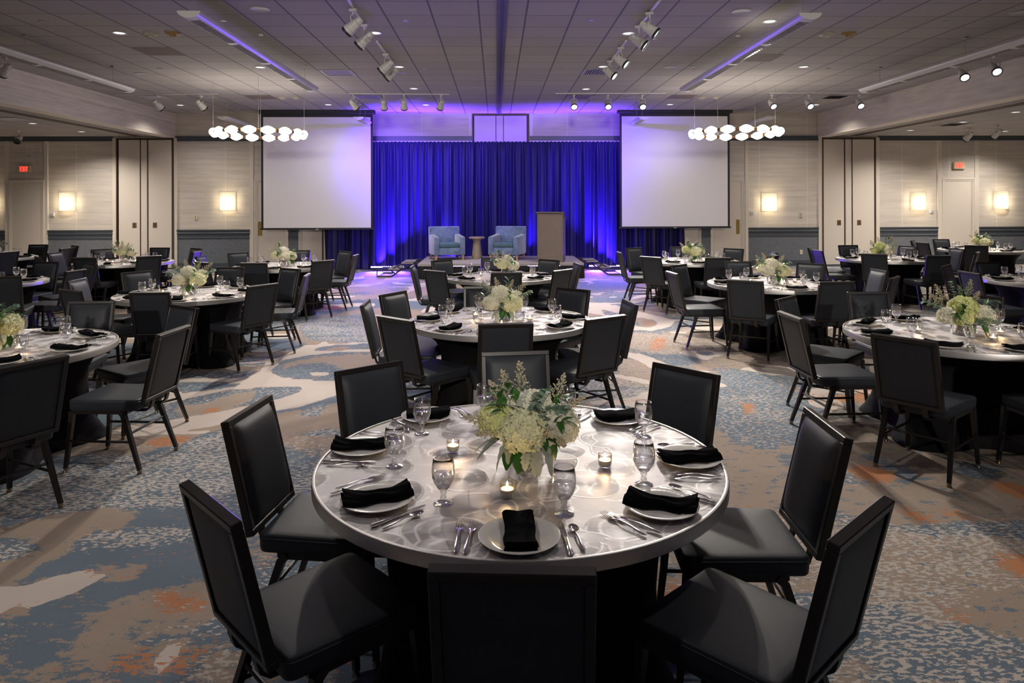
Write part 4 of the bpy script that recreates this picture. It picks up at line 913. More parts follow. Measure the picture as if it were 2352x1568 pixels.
# ------------------------------------------------------------------ banquet chair
def leanM():      # plane of the leaning back: x across, z up along the lean, y = -normal (towards the rear)
    y0, z0, y1, z1 = -.268, .452, -.373, .895
    L = math.hypot(y1 - y0, z1 - z0); vz = Vector((0, (y1 - y0) / L, (z1 - z0) / L)); vx = Vector((1, 0, 0)); vy = vz.cross(vx)
    return Matrix(((vx.x, vy.x, vz.x, 0), (vx.y, vy.y, vz.y, y0), (vx.z, vy.z, vz.z, z0), (0, 0, 0, 1))), L
LM, LL = leanM()
def pad(w_, h_, d0, d1, r_, M_, n=12, inner=.9):   # domed upholstered pad, bulging along -y..+y of the frame
    pass
def mk_chair():
    r = empty('banquet_chair'); tag(r, 'x', 'chair', 'banquet chairs around the round tables')
    W_ = .196; t_ = .026
    # frame of the back : y runs from -.017 (rear) to +.017
    mb = MB()
    mb.rbox(-W_, W_, -.017, .017, LL - t_, LL, .003, 1, LM); mb.rbox(-W_, W_, -.017, .017, 0, t_, .003, 1, LM)
    mb.rbox(-W_, -W_ + t_, -.017, .017, t_ - .002, LL - t_ + .002, .003, 1, LM); mb.rbox(W_ - t_, W_, -.017, .017, t_ - .002, LL - t_ + .002, .003, 1, LM)
    mb.build('back_frame', M['frame'], r, 30)
    wi, hi0, hi1 = W_ - t_, t_, LL - t_
    def front(u, v):
        x = (2 * u - 1); z = (2 * v - 1); e = (1 - abs(x) ** 5) * (1 - abs(z) ** 5)
        return (x * wi, .012 + .026 * max(0, e) ** .55, hi0 + (hi1 - hi0) * v)
    mb = MB(); mb.grid(front, 18, 20, LM)
    mb.build('backrest', M['vinyl'], r, 'full')
    def back(u, v):
        x = (2 * u - 1); z = (2 * v - 1); e = (1 - abs(x) ** 8) * (1 - abs(z) ** 8)
        return (-x * wi, -.008 - .006 * max(0, e) ** .5, hi0 + (hi1 - hi0) * v)
    mb = MB(); mb.grid(back, 14, 14, LM); mb.build('rear_panel', M['vinyl'], r, 'full')
    # seat cushion
    SWf, SWb, y0, y1 = .220, .205, -.235, .225
    def prof(a):    # squarish outline
        c_, s_ = math.cos(a), math.sin(a); k_ = (abs(c_) ** 13 + abs(s_) ** 13) ** (-1 / 13.); return c_ * k_, s_ * k_
    lv = [(.40, .975), (.405, .99), (.425, 1.0), (.450, 1.0), (.4515, 1.007), (.4545, 1.007), (.456, .999), (.464, .994), (.4685, .980), (.4705, .955), (.4725, .85), (.4745, .6), (.475, .2)]
    rc = .030; out = []
    for qx, qy, a0 in ((1, 1, 0), (-1, 1, 90), (-1, -1, 180), (1, -1, 270)):
        for k_ in range(7): an = math.radians(a0 + 15 * k_); out.append((qx, qy, math.cos(an), math.sin(an)))
    n = len(out); vs = []; fs = []
    for z, s_ in lv:
        for qx, qy, ca, sa in out:
            w_ = SWf if qy > 0 else SWb; vs.append(((qx * (w_ - rc) + rc * ca) * s_, (y0 + y1) / 2 + (qy * ((y1 - y0) / 2 - rc) + rc * sa) * s_, z))
    for j in range(len(lv) - 1):
        for i in range(n): k_ = (i + 1) % n; fs.append((j * n + i, j * n + k_, (j + 1) * n + k_, (j + 1) * n + i))
    fs.append(tuple(range(n - 1, -1, -1))); fs.append(tuple((len(lv) - 1) * n + i for i in range(n)))
    MB().add(vs, fs).build('seat', M['vinyl'], r, 40)
    # rails
    mb = MB()
    for s in (-1, 1): mb.tube([(s * .195, .205, .388), (s * .190, -.15, .388)], 1, 4, flat=(.011, .011))
    mb.tube([(-.195, .205, .388), (.195, .205, .388)], 1, 4, flat=(.011, .011)); mb.tube([(-.19, -.15, .388), (.19, -.15, .388)], 1, 4, flat=(.011, .011))
    mb.build('seat_frame', M['frame'], r)
    for s in (-1, 1):
        p = MB().tube([(s * .196, .207, .392), (s * .206, .222, .20), (s * .216, .240, .022)], 1, 4, rs=[1, .85, .7], flat=(.0155, .0155)).build('leg', M['frame'], r)
        MB().lathe([(.0145, .0), (.016, .004), (.012, .012), (.013, .026), (.0, .026)], 12, Matrix.Translation((s * .216, .240, 0))).build('glide', M['glide'], p, 40)
        p = MB().tube([(s * .192, -.118, .392), (s * .195, -.14, .372), (s * .206, -.20, .20), (s * .218, -.262, .022)], 1, 4, rs=[1, 1, .85, .7], flat=(.0155, .0155), upd=(1, 0, 0)).build('leg', M['frame'], r)
        MB().lathe([(.0145, .0), (.016, .004), (.012, .012), (.013, .026), (.0, .026)], 12, Matrix.Translation((s * .218, -.262, 0))).build('glide', M['glide'], p, 40)
        MB().tube([(s * .206, .221, .20), (s * .206, -.200, .20)], .0085, 8).build('stretcher', M['frame'], r, 40)
        # strap that carries the back
        a_ = LM @ Vector((0, 0, .03)); pts = [(s * .088, a_.y, a_.z), (s * .088, -.272, .43), (s * .088, -.262, .40), (s * .088, -.235, .378), (s * .088, -.16, .374)]
        MB().tube(pts, 1, 4, flat=(.006, .017), upd=(1, 0, 0)).build('back_strap', M['frame'], r)
    MB().tube([(-.20, -.183, .25), (.20, -.183, .25)], .0085, 8).build('stretcher', M['frame'], r, 40)
    return r
CH = Proto(mk_chair())

# ------------------------------------------------------------------ round table
TZ, TR = .737, .789
def mk_table():
    r = empty('round_table'); tag(r, 'x', 'table', 'round metal-topped banquet tables')
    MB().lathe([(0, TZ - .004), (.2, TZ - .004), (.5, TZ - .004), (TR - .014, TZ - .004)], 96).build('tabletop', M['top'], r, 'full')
    MB().lathe([(TR - .014, TZ - .004), (TR - .013, TZ + .0005), (TR - .008, TZ + .002), (TR - .002, TZ), (TR, TZ - .005), (TR, TZ - .042), (TR - .004, TZ - .046), (TR - .03, TZ - .046), (0, TZ - .046)], 96, cap0=False).build('rim', M['rim'], r, 40)
    lv = [(.0, .74, .44), (.012, .735, .44), (.05, .70, .42), (.14, .64, .40), (.28, .60, .385), (.42, .59, .38), (.53, .60, .40), (.61, .64, .46), (.66, .69, .56), (.690, .73, .68)]
    n = 96; vs = []; fs = []
    for z, rc, rs in lv:
        for i in range(n):
            a = 2 * PI * i / n; k_ = abs(math.sin(2 * a)); q = rs + (rc - rs) * (k_ ** 2.2); 
            q = q * (1 + .006 * math.sin(a * 23 + z * 9)); vs.append((q * math.cos(a), q * math.sin(a), z))
    for j in range(len(lv) - 1):
        for i in range(n): k_ = (i + 1) % n; fs.append((j * n + i, j * n + k_, (j + 1) * n + k_, (j + 1) * n + i))
    MB().add(vs, fs).build('base_cover', M['blackcloth'], r, 'full')
    return r
TB = Proto(mk_table())

# ------------------------------------------------------------------ table ware
def mk_plate():
    return tag(MB().lathe([(0, .003), (.07, .003), (.072, 0), (.077, 0), (.078, .004), (.122, .016), (.124, .019), (.122, .020), (.084, .010), (.078, .007), (0, .006)], 40).build('dinner_plate', M['china'], None, 50), 'x', 'plate', 'white plates on the round tables')
PL = Proto(mk_plate())
def nap_long():   # napkin folded flat to a long rectangle, layers show at the near end
    mb = MB()
    for k_, (z0, l0, l1, w_, dx) in enumerate([(.012, -.098, .100, .047, .0), (.019, -.095, .102, .0465, .002), (.026, -.099, .104, .047, -.001), (.033, -.096, .105, .0475, .001)]):
        def f(u, v, top):
            x = (2 * u - 1); y = l0 + (l1 - l0) * v; wv = w_ * (1 - .07 * math.sin(v * PI * 1.1)) * (1 + .05 * (1 - v))
            z = z0 + (.0072 if top else 0) * (1 - abs(x) ** 8) + .0035 * math.sin(v * 7 + k_) + .004 * x * x * math.sin(v * 5 + 1) + (.012 * max(0, v - .75) * 4 * (.3 + .7 * abs(x))) - .003 * math.exp(-((v - .45) * 14) ** 2)
            return (x * wv + dx + .003 * math.sin(v * 9 + k_), y, z)
        n = 12; m = 18
        vs = [f(i / n, j / m, False) for j in range(m + 1) for i in range(n + 1)] + [f(i / n, j / m, True) for j in range(m + 1) for i in range(n + 1)]
        N = (n + 1) * (m + 1); fs = []
        for j in range(m):
            for i in range(n): a = j * (n + 1) + i; fs.append((a, a + n + 1, a + n + 2, a + 1)); fs.append((N + a, N + a + 1, N + a + n + 2, N + a + n + 1))
        for i in range(n): fs.append((i, i + 1, N + i + 1, N + i)); b = m * (n + 1) + i; fs.append((b + 1, b, N + b, N + b + 1))
        for j in range(m): a = j * (n + 1); fs.append((a + n + 1, a, N + a, N + a + n + 1)); a += n; fs.append((a, a + n + 1, N + a + n + 1, N + a))
        mb.add(vs, fs)
    return tag(mb.build('napkin', M['napkin'], None, 50), 'x', 'napkin', 'black folded napkins on the plates')
def nap_wing(seed):   # napkin pinched in the middle, both ends raised over the plate rim
    r_ = random.Random(seed); mb = MB(); L = .118
    for k_ in range(2):
        ph = r_.uniform(0, 6)
        def f(u, v, top):
            y = (2 * u - 1); s = (2 * v - 1); pinch = 1 - .34 * math.exp(-(s * 2.6) ** 2)
            w_ = (.048 if k_ == 0 else .042) * pinch * (1 + .10 * abs(s))
            x = s * (L - .006 * k_) ; yy = y * w_ + .010 * math.sin(s * 2 + ph) + (.016 * (k_ - .5)) + .010 * s * s * (1 if seed % 2 else -.6)
            z = .011 + .010 * k_ + (.010 * (1 - abs(y) ** 6) if top else 0) + .015 * abs(s) ** 2.2 + .008 * math.exp(-(s * 3) ** 2) * (1 - y * y) * (1 if top else 0) + .004 * math.sin(y * 5 + s * 4 + ph) * (1 - .5 * abs(y))
            return (x, yy, z)
        n = 12; m = 26
        vs = [f(i / n, j / m, False) for j in range(m + 1) for i in range(n + 1)] + [f(i / n, j / m, True) for j in range(m + 1) for i in range(n + 1)]
        N = (n + 1) * (m + 1); fs = []
        for j in range(m):
            for i in range(n): a = j * (n + 1) + i; fs.append((a, a + n + 1, a + n + 2, a + 1)); fs.append((N + a, N + a + 1, N + a + n + 2, N + a + n + 1))
        for i in range(n): fs.append((i, i + 1, N + i + 1, N + i)); b = m * (n + 1) + i; fs.append((b + 1, b, N + b, N + b + 1))
        for j in range(m): a = j * (n + 1); fs.append((a + n + 1, a, N + a, N + a + n + 1)); a += n; fs.append((a, a + n + 1, N + a + n + 1, N + a))
        mb.add(vs, fs)
    return tag(mb.build('napkin', M['napkin'], None, 50), 'x', 'napkin', 'black folded napkins on the plates')
NL = Proto(nap_long()); NW = [Proto(nap_wing(i)) for i in (1, 2, 3)]
def mk_goblet():
    r = empty('water_goblet'); tag(r, 'x', 'glass', 'stemmed water goblets on the tables')
    bowl = [(.008, .046), (.019, .052), (.031, .068), (.0385, .090), (.0400, .106), (.0378, .130), (.0340, .153), (.0333, .154), (.0366, .130), (.0387, .106), (.0372, .091), (.030, .070), (.018, .055), (.006, .050)]
    MB().lathe(bowl, 28, cap0=False, cap1=False).build('bowl', M['thin'], r, 'full')
    MB().lathe([(.0065, .0508), (.0175, .0555), (.0295, .0705), (.0365, .0905), (.0376, .098), (0, .0985)], 24, cap0=False).build('water', M['bowlshell'], r, 'full')  # inner shell added for the bright refraction of a thick bowl, no liquid
    stem = [(.0, .0), (.0325, .0), (.0332, .002), (.028, .005), (.014, .010), (.0095, .016), (.0115, .021), (.0085, .026), (.0085, .032), (.0115, .037), (.0095, .041), (.0155, .047), (.023, .056), (.013, .0525), (0, .051)]
    MB().lathe(stem, 24, cap0=False, cap1=False).build('stem', M['glass'], r, 'full')
    return r
GB = Proto(mk_goblet())
def mk_candle():
    r = empty('votive_candle'); tag(r, 'x', 'candle', 'lit votive candles in clear cups')
    MB().lathe([(.0, .001), (.020, .0), (.026, .004), (.030, .015), (.0315, .035), (.0318, .062), (.0300, .062), (.0298, .035), (.028, .017), (.024, .0085), (0, .0075)], 26, cap0=False).build('candle_cup', M['thin'], r, 'full')
    MB().lathe([(0, .009), (.022, .009), (.0272, .018), (.0288, .034), (.027, .0355), (.010, .034), (0, .0335)], 22).build('candle_wax', M['wax'], r, 50)
    MB().tube([(0, 0, .033), (.0005, 0, .040)], .0008, 5).build('wick', M['darkhole'], r)
    MB().lathe([(0, .038), (.003, .041), (.0042, .046), (.0028, .053), (.0012, .060), (0, .065)], 10).build('flame', M['flame'], r, 'full')
    return r
CD = Proto(mk_candle())
def handle(pts, rs, mb, n=8, fl=(1, .42)): mb.tube(pts, 1, n, rs=rs, flat=fl)
def mk_fork():
    mb = MB(); handle([(0, -.098, .006), (0, -.09, .006), (0, -.06, .007), (0, -.01, .011), (0, .02, .009), (0, .035, .006)], [.002, .009, .0075, .004, .0032, .005], mb, fl=(1, .3))
    def f(u, v): x = (2 * u - 1); return (x * (.005 + .0075 * min(1, v * 2.2)), .032 + .030 * v, .006 - .004 * v + .003 * (x * x))
    mb.grid(f, 6, 5)
    for i in range(4):
        x = -.0108 + .0072 * i; mb.tube([(x, .058, .0025), (x, .080, .004), (x * .96, .100, .0085)], 1, 5, rs=[.0016, .0014, .0007], flat=(1, .7))
    return tag(mb.build('fork', M['chrome'], None, 50), 'x', 'fork', 'steel forks laid by the plates')
def mk_spoon():
    mb = MB(); handle([(0, -.085, .004), (0, -.078, .004), (0, -.04, .006), (0, .0, .010), (0, .03, .006)], [.002, .0065, .005, .003, .004], mb, fl=(1, .35))
    def f(u, v): a = 2 * PI * u; q = v; return (.016 * q * math.cos(a) * (1 - .12 * math.sin(a)), .052 + .026 * q * math.sin(a), .002 + .007 * q * q)
    mb.grid(f, 18, 5)
    return tag(mb.build('spoon', M['chrome'], None, 50), 'x', 'spoon', 'steel spoons laid by the plates')
def mk_knife():
    mb = MB(); handle([(0, -.110, .006), (0, -.104, .006), (0, -.06, .006), (0, -.005, .006), (0, .002, .005)], [.004, .0085, .0075, .0055, .006], mb, fl=(1, .6))
    pts = [(-.006, 0), (-.0085, .03), (-.0095, .065), (-.007, .095), (-.001, .108), (.004, .100), (.0065, .06), (.006, 0)]
    n = len(pts); mb.add([(x, y, z) for z in (.0045, .006) for x, y in pts], [tuple(range(n - 1, -1, -1)), tuple(range(n, 2 * n))] + [(i, (i + 1) % n, (i + 1) % n + n, i + n) for i in range(n)])
    return tag(mb.build('table_knife', M['chrome'], None, 50), 'x', 'knife', 'steel knives laid by the plates')
FK = Proto(mk_fork()); SPN = Proto(mk_spoon()); KN = Proto(mk_knife())

# ------------------------------------------------------------------ flowers
def hydrangea(mb, c, R_, seed, n=150, sq=(1, 1, .85)):
    r_ = random.Random(seed); c = Vector(c); ga = PI * (3 - 5 ** .5)
    for i in range(n):
        z = 1 - 1.75 * (i + .5) / n; rr = math.sqrt(max(0, 1 - z * z)); a = ga * i
        d = Vector((rr * math.cos(a), rr * math.sin(a), z)); jit = r_.uniform(.90, 1.07)
        p = c + Vector((d.x * sq[0], d.y * sq[1], d.z * sq[2])) * R_ * jit
        nrm = (d + Vector((r_.uniform(-.35, .35), r_.uniform(-.35, .35), r_.uniform(-.35, .35)))).normalized()
        u = nrm.orthogonal().normalized(); v = nrm.cross(u); tw = r_.uniform(0, PI); s = R_ * r_.uniform(.16, .22)
        for q in range(4):
            a_ = tw + q * PI / 2; e1 = u * math.cos(a_) + v * math.sin(a_); e2 = nrm.cross(e1); cup = r_.uniform(.1, .45)
            P_ = lambda x, y, h: p + e1 * x * s + e2 * y * s + nrm * h * s
            mb.add([P_(.05, 0, -.1), P_(.45, .50, .05 + cup * .3), P_(1.0, .36, cup), P_(1.12, 0, cup * .8), P_(1.0, -.36, cup), P_(.45, -.50, .05 + cup * .3), P_(.6, 0, -.05)],
                   [(0, 1, 6), (1, 2, 6), (2, 3, 6), (3, 4, 6), (4, 5, 6), (5, 0, 6)])
def leafm(mb, base, d, L, W_, up=(0, 0, 1), bend=.3, lob=0, tip=1.0):
    base = Vector(base); d = Vector(d).normalized(); u = Vector(up)
    s_ = d.cross(u)
    if s_.length < .05: s_ = d.orthogonal()
    s_.normalize(); n_ = s_.cross(d).normalized(); m = 14 if lob else 8; vs = []
    for i in range(m + 1):
        t = i / m; w_ = W_ * math.sin(PI * min(1, t ** .8 * .97 + .015)) ** (.75 if not lob else .6)
        if lob: w_ *= (.62 + .38 * abs(math.sin(t * PI * lob)))
        c = base + d * L * t - n_ * bend * L * t * t
        vs += [c - s_ * w_ + n_ * w_ * .25, c - n_ * .0, c + s_ * w_ + n_ * w_ * .25]
    fs = []
    for i in range(m):
        for k_ in range(2): a = i * 3 + k_; fs.append((a, a + 1, a + 4, a + 3))
    mb.add(vs, fs)
def sprig(mb, base, d, L, r_, bud=.0035, nb=34):
    base = Vector(base); d = Vector(d).normalized(); s_ = d.orthogonal().normalized(); t_ = d.cross(s_)
    mb.mi = 0; mb.tube([base, base + d * L * .5, base + d * L], .0012, 4); 
    for i in range(nb):
        t = .25 + .75 * (i / nb); a = i * 2.4; w_ = L * .30 * (1.15 - t) * r_.uniform(.5, 1.1)
        e = base + d * (L * t + w_ * .6) + (s_ * math.cos(a) + t_ * math.sin(a)) * w_; b_ = base + d * L * t
        mb.mi = 0; mb.tube([b_, e], .0006, 3); mb.mi = 1
        for q in range(4):
            c = b_.lerp(e, .4 + .2 * q) + Vector((r_.uniform(-1, 1), r_.uniform(-1, 1), r_.uniform(-1, 1))) * .003; s = bud * r_.uniform(.7, 1.2)
            mb.add([c + Vector((s, 0, 0)), c - Vector((s, 0, 0)), c + Vector((0, s, 0)), c - Vector((0, s, 0)), c + Vector((0, 0, s * 1.3)), c - Vector((0, 0, s * 1.3))], [(0, 2, 4), (2, 1, 4), (1, 3, 4), (3, 0, 4), (2, 0, 5), (1, 2, 5), (3, 1, 5), (0, 3, 5)])
    mb.mi = 0
def centrepiece(seed, heads, greens, big=1.0):
    r_ = random.Random(seed); r = empty('floral_centrepiece'); tag(r, 'x', 'flowers', 'hydrangea centrepieces')
    MB().lathe([(0, .001), (.062, 0), (.066, .004), (.067, .02), (.067, .115), (.064, .115), (.063, .02), (.060, .010), (0, .008)], 36, cap0=False).build('vase', M['thin'], r, 'full')
    MB().lathe([(0, .0085), (.058, .0095), (.0625, .014), (.0628, .075), (0, .075)], 30).build('vase_water', M['water'], r, 40)
    mb = MB()
    for i in range(16):
        a = i * 2.4; mb.tube([(.035 * math.cos(a + 2), .035 * math.sin(a + 2), .015), (.02 * math.cos(a + 1), .02 * math.sin(a + 1), .07), (.07 * math.cos(a), .07 * math.sin(a), .16)], .0028, 5)
    mb.build('flower_stems', M['stemg'], r, 40)
    for i, (x, y, z, R_, mt) in enumerate(heads):
        mb = MB(); hydrangea(mb, (x, y, z), R_, seed * 10 + i, 170); mb.build('hydrangea_head', M[mt], r)
    for typ, bx, by, bz, dx, dy, dz, L in greens:
        b_ = Vector((bx, by, bz)); d = Vector((dx, dy, dz)).normalized(); mb = MB()
        if typ == 'r':
            mb.tube([b_, b_ + d * L * .6, b_ + d * L], .0016, 4); s_ = d.orthogonal().normalized()
            for i in range(5):
                t = .35 + .6 * i / 4; a = i * 2.6 + r_.uniform(0, 1); o_ = (s_ * math.cos(a) + d.cross(s_) * math.sin(a)); leafm(mb, b_ + d * L * t, d * .9 + o_ * .9, .052 * big, .0145 * big, bend=.25)
            mb.build('ruscus_sprig', M['leaf'], r, 60)
        elif typ == 'd':
            for i in range(3):
                q = d + Vector((r_.uniform(-.45, .45), r_.uniform(-.45, .45), r_.uniform(-.3, .3))); leafm(mb, b_, q, L * r_.uniform(.8, 1.1), .021, bend=.45, lob=4.0)
            mb.build('dusty_miller_leaf', M['greyleaf'], r, 60)
        elif typ == 'e':
            mb.tube([b_, b_ + d * L], .0015, 4); s_ = d.orthogonal().normalized()
            for i in range(7):
                t = .15 + .85 * i / 6
                for sg in (1, -1):
                    a = i * 1.5; o_ = (s_ * math.cos(a) + d.cross(s_) * math.sin(a)) * sg; leafm(mb, b_ + d * L * t, d * .5 + o_, .030, .0145, bend=.1)
            mb.build('eucalyptus_sprig', M['euca'], r, 60)
        elif typ == 'b':
            leafm(mb, b_, d, L, L * .33, bend=.35); mb.build('hydrangea_leaf', M['leaf'], r, 60)
        else: sprig(mb, b_, d, L, r_); mb.build('limonium_sprig', [M['stemg'], M['limon']], r)
    return r
M['water'] = M['glass']
# arrangement seen close by; x to the right of the viewer, y away
HA = [(-.022, -.110, .160, .088, 'petal'), (.118, -.045, .160, .080, 'petal3'), (-.125, -.02, .180, .070, 'petal2'), (.030, .030, .225, .066, 'petal3'), (-.04, .10, .18, .07, 'petal3')]
GA = [('d', -.02, -.05, .215, -.25, -.35, .9, .08), ('d', .03, -.02, .24, -.1, -.5, .8, .07), ('e', .015, -.07, .245, .1, -.5, .25, .09), ('r', -.08, -.06, .21, -.5, -.6, .6, .10), ('r', .08, -.09, .19, .7, -.6, .2, .09), ('l', .05, -.10, .18, .3, -.8, -.1, .10), ('r', -.07, -.03, .2, -.5, -.1, .8, .13), ('r', -.03, .0, .22, -.35, .0, .6, .10), ('r', .06, -.06, .20, .95, -.1, .35, .10), ('r', .07, .02, .2, .9, .1, .5, .15), ('r', .02, -.08, .14, .7, -.5, -.1, .09),
      ('d', -.06, -.08, .13, -.8, -.5, -.35, .12), ('d', -.09, -.04, .12, -.9, -.3, -.3, .12), ('d', .02, -.12, .11, .25, -.7, -.5, .10), ('d', .05, -.10, .12, .5, -.6, -.4, .12), ('d', -.04, -.02, .20, -.2, -.2, 1, .09), ('d', -.01, -.14, .09, .1, -.5, -.7, .07),
      ('e', .03, -.06, .26, .25, -.35, -.5, .13), ('e', .02, -.03, .22, .35, -.2, .6, .09), ('e', .06, -.04, .22, .6, -.3, .1, .09), ('e', -.03, .04, .2, .2, .6, .7, .12),
      ('l', -.06, .02, .2, -.25, .1, 1, .17), ('l', -.02, .05, .2, -.05, .2, 1, .19), ('l', -.08, -.05, .17, -1, -.2, .25, .18), ('l', -.08, -.06, .15, -.9, -.3, .0, .13), ('l', .09, .03, .2, .45, .1, 1, .16), ('l', .08, -.06, .17, .35, -.6, -.3, .12), ('l', .10, .0, .18, .9, .1, .55, .15), ('l', -.08, .06, .2, -.6, .5, .8, .14),
      ('b', -.05, -.06, .11, -.45, -.55, -.6, .11), ('b', -.02, -.09, .10, -.35, -.6, -.7, .10), ('b', .07, -.05, .12, .4, -.4, -.5, .09), ('b', .04, .04, .24, .5, .3, .5, .09)]
FA = centrepiece(3, HA, GA)
HB = [(-.10, -.05, .155, .075, 'petal3'), (.075, -.085, .15, .082, 'petal'), (-.02, .0, .225, .078, 'petal3'), (.10, .05, .19, .065, 'petal3'), (-.05, .10, .17, .068, 'petal')]
GB_ = [('r', .03, -.1, .2, .3, -.6, .5, .08), ('r', .02, .06, .24, .3, .3, 1, .12), ('r', -.10, .02, .18, -1, 0, .3, .13), ('b', .0, -.09, .10, -.2, -.6, -.5, .09), ('b', .02, -.1, .10, .5, -.5, -.6, .08),
       ('e', -.08, .0, .2, -.8, .1, .7, .14), ('e', .10, .0, .18, .9, .0, .4, .15), ('e', .0, -.08, .16, -.2, -.8, -.1, .10), ('l', -.08, .04, .2, -.7, .2, .9, .17), ('l', -.03, .06, .22, -.3, .3, 1, .15), ('l', .09, .05, .2, .8, .2, .8, .17), ('l', .04, .07, .22, .4, .3, 1, .13), ('l', -.10, -.04, .15, -1, -.3, .0, .12), ('d', .05, -.10, .10, .5, -.7, -.5, .10), ('d', -.05, -.09, .10, -.5, -.7, -.5, .10), ('e', .05, .08, .18, .4, .8, .5, .12), ('l', -.05, .1, .18, -.3, .8, .7, .14)]
HC = [(-.02, -.06, .205, .085, 'petal2'), (-.13, -.05, .14, .070, 'petal3'), (.13, -.03, .14, .082, 'petal3'), (-.06, -.11, .13, .062, 'petal2'), (.04, .09, .18, .07, 'petal3')]
GC = [('r', -.06, -.10, .18, -.3, -.7, .3, .09), ('r', -.08, -.09, .17, -.6, -.6, -.1, .08), ('r', .12, -.02, .2, 1, -.1, .45, .13), ('r', .10, -.05, .17, 1, -.3, .2, .10), ('r', .03, .05, .24, .2, .2, 1, .10), ('b', .04, -.11, .11, .3, -.7, -.3, .10), ('b', .0, -.10, .09, -.2, -.7, -.5, .09),
      ('e', .02, -.10, .13, .2, -.8, -.2, .11), ('e', .07, -.09, .13, .5, -.7, -.1, .12), ('e', -.12, .0, .18, -1, .1, .4, .16), ('e', .0, .05, .24, -.2, .3, 1, .13), ('e', .06, .03, .22, .4, .3, .9, .12), ('l', -.08, .02, .2, -.5, .2, 1, .18), ('l', -.12, -.02, .2, -.9, 0, .7, .16), ('l', .06, .03, .23, .35, .2, 1, .17), ('d', .05, -.12, .10, .4, -.7, -.4, .12), ('d', -.02, -.12, .08, -.1, -.7, -.6, .08), ('l', .1, .05, .2, .8, .3, .8, .14)]
FB = Proto(centrepiece(5, HB, GB_)); FC = Proto(centrepiece(8, HC, GC)); FA = Proto(FA)

# ------------------------------------------------------------------ tables, chairs and settings
TBL = {
 'T1': ((.09, 2.753), 'the nearest table'), 'T2': ((.031, 6.056), 'the middle table of the centre row'), 'T3': ((.062, 9.646), 'the table right before the stage'),
 'L1': ((-3.559, 5.004), 'the nearest left table'), 'L2': ((-3.456, 7.996), 'the second table on the left'), 'L3': ((-3.446, 11.431), 'the table below the left screen'), 'L4': ((-6.5, 12.38), 'the table before the left folding panels'), 'L5': ((-6.768, 9.285), 'the left edge table at middle depth'), 'L6': ((-9.646, 13.515), 'the table by the left exit door'),
 'R1': ((3.528, 5.293), 'the nearest right table'), 'R2': ((3.446, 8.646), 'the second table on the right'), 'R3': ((3.384, 12.019), 'the table below the right screen'), 'R4': ((6.912, 12.329), 'the table before the right folding panels'), 'R5': ((7.119, 8.769), 'the right edge table at middle depth'), 'R6': ((10.162, 14.444), 'the table by the right exit door')}
